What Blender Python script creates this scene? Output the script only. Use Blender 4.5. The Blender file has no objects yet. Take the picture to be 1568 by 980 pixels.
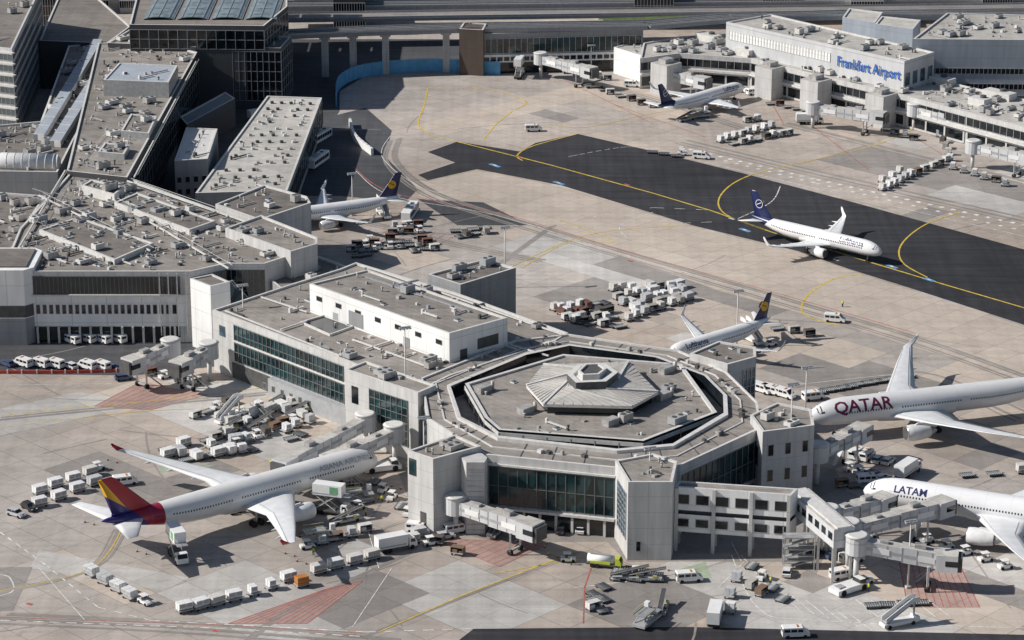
import bpy, bmesh, math, random
from mathutils import Vector, Matrix
R_ = random.Random(7)
sin, cos, rad = math.sin, math.cos, math.radians
# ---------------------------------------------------------------- survey: photo bearings -> metres on the site
H = 230.0; F = 4355.0; PT = rad(19.05); SP = sin(PT); CP = cos(PT)
def S(u, v, z=0.0):
    t = (H - z) / (F * SP + (v - 490) * CP)
    return Vector(((u - 784) * t, (F * CP - (v - 490) * SP) * t, z))
A = Vector((1, -1, 0)).normalized(); B = Vector((1, 1, 0)).normalized()
def PL(pts, z): return [S(u, v, z).xy for u, v in pts]

# ---------------------------------------------------------------- materials
def newmat(name):
    m = bpy.data.materials.new(name); m.use_nodes = True
    nt = m.node_tree; b = nt.nodes['Principled BSDF']
    return m, nt, b
def N(nt, typ, **kw):
    n = nt.nodes.new(typ)
    for k, v in kw.items(): setattr(n, k, v)
    return n
def mathn(nt, op, a, b=None, c=None):
    n = nt.nodes.new('ShaderNodeMath'); n.operation = op
    for i, x in enumerate((a, b, c)):
        if x is None: continue
        if isinstance(x, (int, float)): n.inputs[i].default_value = x
        else: nt.links.new(x, n.inputs[i])
    return n.outputs[0]
def mix(nt, fac, a, b, blend='MIX'):
    n = nt.nodes.new('ShaderNodeMix'); n.data_type = 'RGBA'; n.blend_type = blend
    for i, x in ((0, fac), (6, a), (7, b)):
        if isinstance(x, (int, float)): n.inputs[i].default_value = x
        elif isinstance(x, tuple): n.inputs[i].default_value = (*x[:3], 1)
        else: nt.links.new(x, n.inputs[i])
    return n.outputs[2]
def noise(nt, vec, scale, detail=3, rough=.55):
    n = N(nt, 'ShaderNodeTexNoise'); n.inputs['Scale'].default_value = scale
    n.inputs['Detail'].default_value = detail; n.inputs['Roughness'].default_value = rough
    nt.links.new(vec, n.inputs['Vector']); return n.outputs['Fac']
def mrange(nt, x, a, b, c, d):
    n = N(nt, 'ShaderNodeMapRange')
    for i, k in enumerate((a, b, c, d)): n.inputs[i + 1].default_value = k
    nt.links.new(x, n.inputs[0]); return n.outputs[0]
def mapping(nt, rot=0, sc=(1, 1, 1)):
    tc = N(nt, 'ShaderNodeTexCoord'); mp = N(nt, 'ShaderNodeMapping')
    mp.inputs['Rotation'].default_value = (0, 0, rot); mp.inputs['Scale'].default_value = sc
    nt.links.new(tc.outputs['Object'], mp.inputs['Vector']); return mp.outputs['Vector']
def mat(name, col, rough=.8, metal=0, var=.12, scale=.6, spec=.3, var2=0.08, scale2=.05):
    m, nt, b = newmat(name); v = mapping(nt)
    f = mrange(nt, noise(nt, v, scale), .3, .7, 1 - var, 1 + var)
    f2 = mrange(nt, noise(nt, v, scale2, 2), .3, .7, 1 - var2, 1 + var2)
    ff = mathn(nt, 'MULTIPLY', f, f2)
    c = mix(nt, 1.0, col, ff, 'MULTIPLY'); nt.links.new(c, b.inputs['Base Color'])
    b.inputs['Roughness'].default_value = rough; b.inputs['Metallic'].default_value = metal
    b.inputs['Specular IOR Level'].default_value = spec
    return m
def slabs(name, c1, c2, mortar, bw, rh, rot=rad(45), msize=.05, stain=.5, big=.18, rough=.85, streak=.1, offset=0.0, pour=0.0, warm=0.0):
    m, nt, b = newmat(name); v = mapping(nt, rot); vw = mapping(nt)
    def brick(c1, c2, mo, bw, rh, ms, off):
        br = N(nt, 'ShaderNodeTexBrick'); br.offset = off; br.squash = 1
        br.inputs['Color1'].default_value = (*c1, 1); br.inputs['Color2'].default_value = (*c2, 1)
        br.inputs['Mortar'].default_value = (*mo, 1); br.inputs['Scale'].default_value = 1
        br.inputs['Mortar Size'].default_value = ms; br.inputs['Mortar Smooth'].default_value = .2
        br.inputs['Brick Width'].default_value = bw; br.inputs['Row Height'].default_value = rh
        nt.links.new(v, br.inputs['Vector']); return br.outputs['Color']
    c = brick(c1, c2, mortar, bw, rh, msize, offset)
    if pour:
        lo, hi = 1 - pour, 1 + pour
        c = mix(nt, 1.0, c, brick((lo,) * 3, (hi, hi, hi), (1 - pour * 2,) * 3, 37.5, 22.5, .1, .4), 'MULTIPLY')
    f1 = mrange(nt, noise(nt, vw, .011, 4, .6), .32, .68, 1 - big, 1 + big)
    f2 = mrange(nt, noise(nt, vw, .09, 5, .65), .3, .7, 1 - big * .55, 1 + big * .55)
    vs = mapping(nt, rot, (.03, .5, 1)); f3 = mrange(nt, noise(nt, vs, 1.0, 3), .3, .7, 1 - streak, 1 + streak)
    vs2 = mapping(nt, rot, (.5, .02, 1)); f3b = mrange(nt, noise(nt, vs2, 1.0, 2), .35, .7, 1 + streak * .5, 1 - streak * .6)
    f4 = mrange(nt, noise(nt, vw, 1.6, 2, .7), .25, .75, .93, 1.07)
    g = mathn(nt, 'MULTIPLY', mathn(nt, 'MULTIPLY', f1, f2), mathn(nt, 'MULTIPLY', mathn(nt, 'MULTIPLY', f3, f3b), f4))
    c = mix(nt, 1.0, c, g, 'MULTIPLY')
    if warm:
        wf = mrange(nt, noise(nt, vw, .006, 2), .4, .6, 0, warm); c = mix(nt, wf, c, (1.1, 1.0, .9), 'MULTIPLY')
    st = mrange(nt, noise(nt, vw, .17, 5, .75), .58, .72, 0, stain)
    c = mix(nt, st, c, tuple(x * .42 for x in c1))
    nt.links.new(c, b.inputs['Base Color']); b.inputs['Roughness'].default_value = rough
    b.inputs['Specular IOR Level'].default_value = .25
    return m
def wallmat(name, col, joint=3.4, rough=.75, var=.1, vj=0):
    m, nt, b = newmat(name)
    tc = N(nt, 'ShaderNodeTexCoord'); sp = N(nt, 'ShaderNodeSeparateXYZ'); nt.links.new(tc.outputs['Object'], sp.inputs[0])
    fz = mathn(nt, 'FRACT', mathn(nt, 'MULTIPLY', sp.outputs[2], 1 / joint))
    ln = mathn(nt, 'LESS_THAN', fz, .03)
    if vj:
        ge = N(nt, 'ShaderNodeNewGeometry'); sn = N(nt, 'ShaderNodeSeparateXYZ'); nt.links.new(ge.outputs['Normal'], sn.inputs[0])
        isA = mathn(nt, 'GREATER_THAN', mathn(nt, 'ABSOLUTE', mathn(nt, 'SUBTRACT', sn.outputs[0], sn.outputs[1])), .9)
        ca = mathn(nt, 'SUBTRACT', sp.outputs[0], sp.outputs[1]); cb = mathn(nt, 'ADD', sp.outputs[0], sp.outputs[1])
        co_ = mathn(nt, 'ADD', mathn(nt, 'MULTIPLY', isA, cb), mathn(nt, 'MULTIPLY', mathn(nt, 'SUBTRACT', 1, isA), ca))
        lv = mathn(nt, 'LESS_THAN', mathn(nt, 'FRACT', mathn(nt, 'MULTIPLY', co_, .7071 / vj)), .03); ln = mathn(nt, 'MAXIMUM', ln, mathn(nt, 'MULTIPLY', lv, .8))
    vs = mapping(nt, 0, (1, 1, .12)); f = mrange(nt, noise(nt, vs, .7, 4), .3, .7, 1 - var, 1 + var)
    f2 = mrange(nt, noise(nt, mapping(nt), .12, 2), .3, .7, .92, 1.07)
    c = mix(nt, 1.0, col, mathn(nt, 'MULTIPLY', f, f2), 'MULTIPLY')
    c = mix(nt, mathn(nt, 'MULTIPLY', ln, .45), c, tuple(x * .4 for x in col))
    nt.links.new(c, b.inputs['Base Color']); b.inputs['Roughness'].default_value = rough
    return m
def glass(name, col, rough=.12, var=.5):
    m, nt, b = newmat(name)
    v = mapping(nt, rad(45), (.4, .4, .3)); vo = N(nt, 'ShaderNodeTexVoronoi'); vo.inputs['Scale'].default_value = 1.0
    nt.links.new(v, vo.inputs['Vector'])
    sp = N(nt, 'ShaderNodeSeparateColor'); nt.links.new(vo.outputs['Color'], sp.inputs[0])
    f = mrange(nt, sp.outputs[0], 0, 1, 1 - var, 1 + var)
    c = mix(nt, 1.0, col, f, 'MULTIPLY'); nt.links.new(c, b.inputs['Base Color'])
    b.inputs['Roughness'].default_value = rough; b.inputs['Specular IOR Level'].default_value = .7
    return m
def randmat(name, cols, rough=.35, spec=.5):
    m, nt, b = newmat(name); oi = N(nt, 'ShaderNodeObjectInfo'); cr = N(nt, 'ShaderNodeValToRGB')
    cr.color_ramp.interpolation = 'CONSTANT'; e = cr.color_ramp.elements
    while len(e) < len(cols): e.new(.5)
    for i, c in enumerate(cols): e[i].position = i / len(cols); e[i].color = (*c, 1)
    nt.links.new(oi.outputs['Random'], cr.inputs[0])
    f = mrange(nt, noise(nt, mapping(nt), 1.5), .3, .7, .85, 1.1)
    nt.links.new(mix(nt, 1.0, cr.outputs[0], f, 'MULTIPLY'), b.inputs['Base Color'])
    b.inputs['Roughness'].default_value = rough; b.inputs['Specular IOR Level'].default_value = spec
    return m

M_ground = slabs('apron_concrete', (.425, .383, .35), (.385, .35, .32), (.23, .205, .185), 7.5, 7.5, big=.22, stain=.5, streak=.1, pour=.07, warm=.8, msize=.07)
M_beige = slabs('taxi_shoulder_concrete', (.51, .44, .375), (.47, .405, .345), (.3, .25, .21), 7.5, 7.5, big=.12, stain=.2, streak=.08, pour=.04, msize=.07)
M_light = slabs('new_concrete', (.49, .47, .445), (.455, .435, .41), (.3, .28, .26), 7.5, 7.5, big=.2, stain=.4, pour=.06)
M_dim = slabs('old_concrete', (.29, .265, .247), (.265, .243, .227), (.17, .155, .14), 7.5, 7.5, big=.2, stain=.4, pour=.05)
M_asph = slabs('taxiway_asphalt', (.040, .040, .045), (.036, .036, .041), (.034, .034, .037), 60, 9, msize=.06, big=.2, stain=.1, streak=.25, pour=.08)
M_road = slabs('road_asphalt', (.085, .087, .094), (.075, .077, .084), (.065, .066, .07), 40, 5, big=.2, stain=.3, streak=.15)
M_roof = slabs('roof_gravel', (.21, .19, .172), (.185, .168, .153), (.12, .11, .1), 9, 2.4, msize=.05, big=.22, stain=.5, streak=.14, offset=.5)
M_roof2 = slabs('roof_felt', (.275, .25, .228), (.245, .223, .203), (.16, .145, .13), 8, 1.8, msize=.05, big=.24, stain=.5, streak=.14, offset=.5)
M_rooflt = slabs('roof_sheet_light', (.49, .47, .435), (.44, .425, .395), (.3, .28, .26), 5, 5, msize=.07, big=.2, stain=.6, streak=.12)
M_conc = wallmat('wall_concrete', (.53, .525, .515), vj=4.2, var=.13)
M_white = wallmat('wall_white', (.8, .8, .79), 5, var=.06, vj=6)
M_grey = wallmat('wall_grey', (.28, .287, .30), 3, vj=3)
M_dark = wallmat('wall_dark', (.07, .072, .078), 3, vj=3)
M_brown = wallmat('wall_brown', (.1, .075, .06), 3)
M_blug = wallmat('wall_bluegrey', (.36, .40, .45), 4)
M_trim = mat('parapet_metal', (.62, .61, .59), .5, 0, .12, 1.0)
M_steel = mat('galvanised_steel', (.42, .43, .44), .45, .4, .15, 1.2)
M_metroof = slabs('metal_roof', (.50, .475, .44), (.46, .44, .41), (.33, .31, .28), 30, 1.1, msize=.08, big=.08, stain=.1)
M_vent = mat('vent_metal', (.42, .41, .4), .5, .2, .25, .8)
M_ventd = mat('vent_dark', (.09, .09, .09), .6, 0, .2, .8)
M_mull = mat('mullion_dark', (.15, .165, .17), .5, 0, .1, .8)
M_glass = glass('glass_teal', (.012, .034, .038), var=.7)
M_glassd = glass('glass_dark', (.010, .014, .018))
M_glassb = glass('glass_blue', (.07, .11, .14))
M_glassg = glass('glass_rooflight', (.2, .25, .27), .25, .25)
M_yel = mat('marking_yellow', (.6, .43, .06), .8, 0, .3, .8)
M_wht = mat('marking_white', (.64, .63, .6), .8, 0, .35, .8)
M_red = mat('marking_red', (.42, .12, .1), .8, 0, .35, .8)
M_blu = mat('marking_blue', (.12, .3, .5), .8, 0, .2, .8)
M_grn = mat('marking_green', (.16, .36, .2), .8, 0, .35, .4)
M_grnw = slabs('stand_worn_green', (.34, .41, .29), (.3, .37, .27), (.2, .2, .17), 7.5, 7.5, big=.2)
M_redf = slabs('stand_worn_red', (.40, .285, .25), (.36, .26, .23), (.22, .16, .14), 7.5, 7.5, big=.2)
M_tyre = slabs('tyre_marked_concrete', (.30, .272, .25), (.28, .255, .235), (.2, .18, .16), 7.5, 7.5, big=.25, stain=.2)
M_rub = mat('rubber', (.02, .02, .02), .8)
M_fence = mat('fence_blue', (.13, .38, .62), .5, 0, .12, .5)
M_pw = mat('paint_white', (.8, .8, .79), .35, 0, .05, .8, .5)
M_pg = mat('paint_grey', (.38, .39, .4), .45, 0, .1, .8, .4)
M_bridge = wallmat('bridge_cladding', (.57, .58, .59), 9, .5, .08)
M_grass = mat('grass', (.09, .13, .04), .9, 0, .3, .5)
M_bluesign = mat('sign_blue', (.03, .12, .42), .5)
M_car = randmat('car_paint', [(.75, .75, .74), (.5, .5, .52), (.78, .78, .78), (.03, .03, .035), (.7, .7, .7), (.06, .09, .18)])
M_uld = randmat('container_skin', [(.7, .7, .7), (.5, .51, .52), (.76, .76, .75), (.6, .58, .55), (.74, .74, .74)], .5)
M_cart = randmat('cart_skin', [(.34, .33, .31), (.1, .09, .08), (.45, .43, .4), (.16, .08, .06), (.6, .6, .58), (.2, .13, .09)], .6)
M_orange = mat('paint_orange', (.5, .2, .05), .5)
M_yelp = mat('paint_yellow', (.5, .42, .1), .5)
M_hiviz = mat('hiviz', (.5, .56, .06), .7)
M_skin = mat('skin', (.5, .3, .2), .6)
M_trous = mat('trousers', (.04, .05, .09), .8)

# ---------------------------------------------------------------- mesh builder
def ccw(p):
    a = sum(p[i][0] * p[(i + 1) % len(p)][1] - p[(i + 1) % len(p)][0] * p[i][1] for i in range(len(p)))
    return list(p) if a > 0 else list(reversed(p))
def inset(p, d):
    out = []; n = len(p)
    for i in range(n):
        a, b, c = Vector(p[i - 1]), Vector(p[i]), Vector(p[(i + 1) % n])
        e1 = (b - a).normalized(); e2 = (c - b).normalized()
        n1 = Vector((-e1.y, e1.x)); n2 = Vector((-e2.y, e2.x))
        k = max(.3, 1 + n1.dot(n2)); out.append(b + (n1 + n2) * (d / k))
    return out
class MB:
    def __init__(s): s.v = []; s.f = []; s.m = []; s.sm = []; s.mats = []
    def mi(s, m):
        if m not in s.mats: s.mats.append(m)
        return s.mats.index(m)
    def face(s, pts, m, sm=False):
        i = len(s.v); s.v += [tuple(p) for p in pts]; s.f.append(tuple(range(i, i + len(pts)))); s.m.append(s.mi(m)); s.sm.append(sm)
    def hexa(s, b, t, m, mt=None):
        i = len(s.v); s.v += [tuple(p) for p in b] + [tuple(p) for p in t]; n = len(b)
        for k in range(n):
            j = (k + 1) % n; s.f.append((i + k, i + j, i + n + j, i + n + k)); s.m.append(s.mi(m)); s.sm.append(False)
        s.f.append(tuple(i + n + k for k in range(n))); s.m.append(s.mi(mt or m)); s.sm.append(False)
        s.f.append(tuple(i + k for k in reversed(range(n)))); s.m.append(s.mi(m)); s.sm.append(False)
    def box(s, c, size, m, rz=0, mt=None, top=1.0):
        x, y, z = size; cr, sr = cos(rz), sin(rz)
        def q(a, b, zz): return (c[0] + a * cr - b * sr, c[1] + a * sr + b * cr, c[2] + zz)
        x /= 2; y /= 2
        s.hexa([q(-x, -y, 0), q(x, -y, 0), q(x, y, 0), q(-x, y, 0)],
               [q(-x * top, -y * top, z), q(x * top, -y * top, z), q(x * top, y * top, z), q(-x * top, y * top, z)], m, mt)
    def prism(s, poly, z0, z1, mw, mt, par=0, pw=.55, mp=None):
        p = ccw(poly)
        if par <= 0:
            s.hexa([(a[0], a[1], z0) for a in p], [(a[0], a[1], z1) for a in p], mw, mt); return
        mp = mp or M_trim; q = inset(p, pw); n = len(p); zt = z1 + par
        for k in range(n):
            j = (k + 1) % n
            s.face([(*p[k], z0), (*p[j], z0), (*p[j], zt), (*p[k], zt)], mw)
            s.face([(*p[k], zt), (*p[j], zt), (*q[j], zt), (*q[k], zt)], mp)
            s.face([(*q[k], zt), (*q[j], zt), (*q[j], z1), (*q[k], z1)], mp)
        s.face([(*a, z1) for a in q], mt)
    def tube(s, p0, p1, r0, r1, n, m, cap=True, sm=True):
        p0 = Vector(p0); p1 = Vector(p1); d = (p1 - p0).normalized()
        up = Vector((0, 0, 1)) if abs(d.z) < .9 else Vector((1, 0, 0)); a = d.cross(up).normalized(); b = d.cross(a)
        rings = [[p + (a * cos(t) + b * sin(t)) * r for t in [2 * math.pi * k / n for k in range(n)]] for p, r in ((p0, r0), (p1, r1))]
        s.loft(rings, m, cap, sm)
    def loft(s, rings, m, cap=True, sm=True, mf=None):
        n = len(rings[0]); i = len(s.v)
        for r in rings: s.v += [tuple(p) for p in r]
        for k in range(len(rings) - 1):
            mm = s.mi(mf(k) if mf else m)
            for j in range(n):
                jj = (j + 1) % n
                s.f.append((i + k * n + j, i + k * n + jj, i + (k + 1) * n + jj, i + (k + 1) * n + j)); s.m.append(mm); s.sm.append(sm)
        if cap:
            s.f.append(tuple(i + j for j in reversed(range(n)))); s.m.append(s.mi(m)); s.sm.append(False)
            e = i + (len(rings) - 1) * n; s.f.append(tuple(e + j for j in range(n))); s.m.append(s.mi(m)); s.sm.append(False)
    def beam(s, p0, p1, w, h, m, mt=None):   # p = bottom centre line
        p0 = Vector(p0); p1 = Vector(p1); d = p1 - p0; n = Vector((-d.y, d.x, 0))
        n = n.normalized() * (w / 2) if n.length > 1e-6 else Vector((w / 2, 0, 0)); up = Vector((0, 0, h))
        s.hexa([p0 - n, p1 - n, p1 + n, p0 + n], [p0 - n + up, p1 - n + up, p1 + n + up, p0 + n + up], m, mt)
    def extr(s, prof, y0, y1, m, tin=0):
        s.hexa([(x, y0, z) for x, z in prof], [(x, y1, z) for x, z in prof], m)
    def wbox(s, p0, p1, s0, s1, z0, z1, d0, d1, m):
        p0 = Vector(p0[:2]); p1 = Vector(p1[:2]); e = (p1 - p0).normalized(); n = Vector((e.y, -e.x))
        c = [p0 + e * s0 + n * d0, p0 + e * s0 + n * d1, p0 + e * s1 + n * d1, p0 + e * s1 + n * d0]
        s.hexa([(*q, z0) for q in c], [(*q, z1) for q in c], m)
    def facade(s, p0, p1, z0, z1, g, fr, nc, nr, a=0., b=1., fw=.14, dep=.2):
        L = (Vector(p1[:2]) - Vector(p0[:2])).length; s0, s1 = a * L, b * L
        s.wbox(p0, p1, s0, s1, z0, z1, -.02, .06, g)
        for i in range(nc + 1):
            x = s0 + (s1 - s0) * i / nc; s.wbox(p0, p1, x - fw / 2, x + fw / 2, z0 - .1, z1 + .1, 0, dep, fr)
        for j in range(nr + 1):
            z = z0 + (z1 - z0) * j / nr; s.wbox(p0, p1, s0, s1, z - fw / 2, z + fw / 2, 0, dep - .05, fr)
    def wins(s, p0, p1, z0, z1, n, fill=.6, g=None, a=0., b=1.):
        L = (Vector(p1[:2]) - Vector(p0[:2])).length; st = (b - a) * L / n
        for i in range(n):
            c = a * L + st * (i + .5); w = st * fill / 2
            s.wbox(p0, p1, c - w - .1, c + w + .1, z0 - .12, z1 + .12, 0, .05, M_steel)
            s.wbox(p0, p1, c - w, c + w, z0, z1, 0, .08, g or M_glassd)
    def build(s, name, loc=(0, 0, 0), rz=0, mesh=False):
        me = bpy.data.meshes.new(name + '_mesh'); me.from_pydata(s.v, [], s.f)
        for m in s.mats: me.materials.append(m)
        me.polygons.foreach_set('material_index', s.m); me.polygons.foreach_set('use_smooth', s.sm)
        me.update()
        bm = bmesh.new(); bm.from_mesh(me); bmesh.ops.recalc_face_normals(bm, faces=bm.faces); bm.to_mesh(me); bm.free()
        if mesh: return me
        return inst(name, me, loc, rz)
def inst(name, me, loc=(0, 0, 0), rz=0):
    o = bpy.data.objects.new(name, me); o.location = loc; o.rotation_euler = (0, 0, rz)
    bpy.context.scene.collection.objects.link(o); return o
def inpoly(x, y, p):
    c = False; n = len(p)
    for i in range(n):
        x1, y1 = p[i]; x2, y2 = p[i - 1]
        if (y1 > y) != (y2 > y) and x < (x2 - x1) * (y - y1) / (y2 - y1) + x1: c = not c
    return c
def sample(poly, n, rng, margin=1.5):
    p = inset(ccw(poly), margin); xs = [q[0] for q in p]; ys = [q[1] for q in p]; out = []; k = 0
    while len(out) < n and k < n * 30:
        k += 1; x = rng.uniform(min(xs), max(xs)); y = rng.uniform(min(ys), max(ys))
        if inpoly(x, y, p): out.append((x, y))
    return out
def clutter(mb, poly, z, n, seed=1, big=.15, ang=rad(45), avoid=None):
    rng = random.Random(seed)
    for x, y in sample(poly, n, rng, 2.0):
        if avoid and inpoly(x, y, avoid): continue
        r = rng.random(); m = rng.choice([M_vent, M_vent, M_trim, M_ventd, M_steel])
        if r < .42: w = rng.uniform(.4, .95); mb.box((x, y, z), (w, w, rng.uniform(.3, .9)), m, ang)
        elif r < .62:
            h = rng.uniform(.5, 1.2); mb.tube((x, y, z), (x, y, z + h), .2, .2, 8, m); mb.tube((x, y, z + h), (x, y, z + h + .25), .38, .25, 8, m)
        elif r < .78:
            L = rng.uniform(2, 7); d = (A if rng.random() < .5 else B) * L; w = rng.uniform(.2, .5)
            q = Vector((x, y, z + .25)) + d
            if inpoly(q.x, q.y, ccw(poly)): mb.beam((x, y, z + .25), q, w, w * .8, m); mb.box((x, y, z), (w * 1.3, w * 1.3, w + .7), m, ang)
        elif r < 1 - big: w = rng.uniform(1.0, 1.5); mb.box((x, y, z), (w, w, .25), M_trim, ang); mb.box((x, y, z + .25), (w * .85, w * .85, .2), M_glassb, ang, top=.6)
        else:
            a_, b_, c_ = rng.uniform(2, 4), rng.uniform(1.4, 2.3), rng.uniform(.8, 1.8)
            mb.box((x, y, z + .3), (a_, b_, c_), rng.choice([M_vent, M_pg, M_trim]), ang)
            mb.box((x, y, z), (a_ * .8, b_ * .8, .3), M_ventd, ang)
            for sx in (-.25, .25):
                cx, cy = x + cos(ang) * sx * a_, y + sin(ang) * sx * a_
                mb.tube((cx, cy, z + .3 + c_), (cx, cy, z + .45 + c_), .5, .5, 10, M_ventd)

# ---------------------------------------------------------------- ground
g = MB(); g.face([(-7000, -3000, 0), (7000, -3000, 0), (7000, 11000, 0), (-7000, 11000, 0)], M_ground); g.build('ground')
def sheet(name, pts, m, z):
    mb = MB(); mb.face([(*p, z) for p in ccw(PL(pts, 0))], m); return mb.build(name)
sheet('taxiway', [(884, 205), (820, 219), (796, 232), (700, 217), (655, 233), (697, 249), (640, 268), (655, 276), (730, 259), (860, 284), (1060, 345), (1220, 384), (1300, 412), (1390, 440), (1700, 540), (1700, 415), (1568, 382), (1300, 308), (1140, 266), (1010, 234)], M_asph, .0345)
sheet('taxiway_shoulder', [(655, 278), (730, 261), (860, 286), (1060, 347), (1220, 386), (1300, 414), (1700, 542), (1700, 640), (1568, 585), (1300, 500), (1100, 445), (960, 395), (810, 345), (640, 300)], M_beige, .02)
sheet('apron_road', [(725, 963), (1050, 960), (1568, 972), (1900, 985), (1900, 1060), (600, 1060)], M_asph, .021)
sheet('service_road', [(500, 180), (560, 165), (600, 200), (590, 240), (640, 290), (620, 310), (520, 300), (460, 300), (470, 230)], M_road, .0185)
sheet('forecourt_road', [(430, 60), (800, 60), (1000, 90), (760, 112), (640, 106), (560, 116), (520, 140), (520, 170), (440, 300), (150, 300), (160, 100)], M_road, .0175)
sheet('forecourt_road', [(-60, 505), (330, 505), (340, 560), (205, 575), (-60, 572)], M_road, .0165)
sheet('pier_road', [(600, 700), (640, 800), (760, 830), (930, 830), (960, 860), (1200, 860), (1250, 880), (1300, 760), (1250, 660), (1000, 700)], M_dim, .0155)
for i, (q, m) in enumerate([
    ([(60, 842), (290, 885), (250, 905), (45, 870)], M_light), ([(-60, 640), (120, 600), (230, 618), (-60, 680)], M_light),
    ([(-60, 870), (50, 868), (20, 935), (-60, 940)], M_dim),
    ([(145, 622), (215, 585), (318, 605), (230, 628)], M_redf), ([(678, 832), (700, 826), (842, 832), (765, 868)], M_redf),
    ([(350, 955), (500, 902), (555, 890), (470, 955)], M_redf), ([(1375, 850), (1460, 845), (1500, 930), (1390, 930)], M_redf),
    ([(1040, 872), (1080, 860), (1090, 885), (1040, 890)], M_grnw), ([(250, 712), (330, 712), (300, 722), (240, 722)], M_grnw),
    ([(640, 305), (740, 310), (812, 345), (700, 345)], M_road)]):  # last quad: just a darker zone of the apron, borrowing the road material
    sheet('apron_patch', q, m, .022 + i * .0004)
def rect(name, u, v, a_, b_, m, z):
    c = S(u, v); ca = round(c.dot(A) / 7.5) * 7.5; cb = round(c.dot(B) / 7.5) * 7.5; o = A * ca + B * cb + Vector((0, 0, z))
    mb = MB(); mb.face([o, o + A * a_, o + A * a_ + B * b_, o + B * b_], m); mb.build(name)
for i, (u, v, a_, b_, m) in enumerate([(560, 900, 30, 22.5, M_light), (420, 930, 15, 22.5, M_dim), (1010, 880, 22.5, 15, M_light), (760, 370, 60, 22.5, M_light), (1440, 300, 30, 60, M_light), (620, 190, 15, 75, M_beige), (850, 150, 45, 30, M_beige), (1180, 560, 45, 22.5, M_dim), (230, 640, 45, 15, M_light), (900, 400, 60, 15, M_dim), (1300, 250, 90, 15, M_dim), (1000, 470, 60, 15, M_beige), (60, 720, 30, 15, M_dim), (330, 760, 22.5, 30, M_dim), (880, 920, 22.5, 22.5, M_dim), (1200, 930, 30, 15, M_light)]):
    rect('apron_patch', u, v, a_, b_, m, .0125 + i * .00015)
rp = random.Random(3); pm = MB()
for i in range(150):
    c = S(rp.uniform(-50, 1620), rp.uniform(120, 990)); a_ = 7.5 * rp.choice([1, 1, 2, 2, 3, 5]); b_ = 7.5 * rp.choice([1, 1, 2, 3])
    ca = round(c.dot(A) / 7.5) * 7.5; cb = round(c.dot(B) / 7.5) * 7.5; o = A * ca + B * cb; z = .002 + i * .00006
    pm.face([o + Vector((0, 0, z)), o + A * a_ + Vector((0, 0, z)), o + A * a_ + B * b_ + Vector((0, 0, z)), o + B * b_ + Vector((0, 0, z))], rp.choice([M_light, M_dim, M_beige, M_ground]))
pm.build('concrete_repair_slabs')

mk = MB(); ZM = .045
def crom(p, n=8):
    o = []
    for i in range(len(p) - 1):
        a, b, c, d = p[max(i - 1, 0)], p[i], p[i + 1], p[min(i + 2, len(p) - 1)]
        for k in range(n):
            t = k / n; o.append(.5 * ((2 * b) + (c - a) * t + (2 * a - 5 * b + 4 * c - d) * t * t + (3 * b - a - 3 * c + d) * t ** 3))
    return o + [p[-1]]
def ribbon(p, w, m, z):
    nn = []
    for i in range(len(p)):
        d = (p[min(i + 1, len(p) - 1)] - p[max(i - 1, 0)]).normalized(); nn.append(Vector((-d.y, d.x, 0)) * w / 2)
    for i in range(len(p) - 1):
        zz = Vector((0, 0, z)); mk.face([p[i] - nn[i] + zz, p[i + 1] - nn[i + 1] + zz, p[i + 1] + nn[i + 1] + zz, p[i] + nn[i] + zz], m)
def stripe(pts, w, m, curve=False, dash=None, z=None):
    z = z or ZM; p = [S(u, v) for u, v in pts]
    if curve: p = crom(p)
    if dash:
        on, off = dash
        for i in range(len(p) - 1):
            d = p[i + 1] - p[i]; L = d.length; e = d.normalized(); s = 0
            while s < L: ribbon([p[i] + e * s, p[i] + e * min(s + on, L)], w, m, z); s += on + off
        return
    ribbon(p, w, m, z)
stripe([(700, 217), (840, 252), (1000, 296), (1090, 323), (1180, 355), (1330, 401), (1450, 437), (1700, 510)], .55, M_yel)
stripe([(1255, 243), (1150, 268), (1105, 297), (1108, 326), (1170, 352)], .45, M_yel, True)
stripe([(1470, 325), (1415, 345), (1380, 375), (1382, 402), (1420, 425)], .45, M_yel, True)
stripe([(1320, 420), (1275, 428), (1235, 455), (1232, 482), (1290, 500)], .45, M_yel, True)
stripe([(655, 135), (650, 160), (641, 190), (660, 207), (700, 217)], .45, M_yel, True)
stripe([(655, 135), (720, 135), (770, 142), (806, 156), (790, 168)], .4, M_yel, True)
stripe([(785, 170), (760, 190), (740, 214)], .4, M_yel)
stripe([(884, 205), (815, 224), (792, 238), (800, 246)], .45, M_yel, True)
stripe([(850, 335), (940, 370), (870, 372), (800, 410)], .3, M_yel, True)
stripe([(1060, 345), (900, 360), (760, 420)], .3, M_yel, True)
stripe([(840, 190), (900, 195), (1010, 172), (1180, 150)], .3, M_yel, True)
stripe([(1255, 243), (1340, 222), (1400, 198)], .35, M_yel, True)
stripe([(0, 905), (140, 870), (190, 800), (175, 790)], .25, M_yel, True)
stripe([(580, 968), (700, 915), (880, 845)], .3, M_yel); stripe([(760, 878), (875, 857), (905, 857)], .25, M_yel)
stripe([(0, 637), (110, 625), (250, 612), (420, 592)], .25, M_yel, True)
stripe([(0, 655), (220, 630), (400, 625)], .22, M_yel, True)
stripe([(905, 870), (895, 900), (893, 955)], .25, M_red)
stripe([(540, 255), (600, 295), (760, 325), (960, 385), (1200, 452), (1400, 510)], .3, M_red, True)
stripe([(545, 262), (600, 300), (760, 330), (955, 390), (1195, 458)], .25, M_wht, True, None)
stripe([(600, 205), (585, 240), (640, 285), (700, 300)], .2, M_wht, True)
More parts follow.
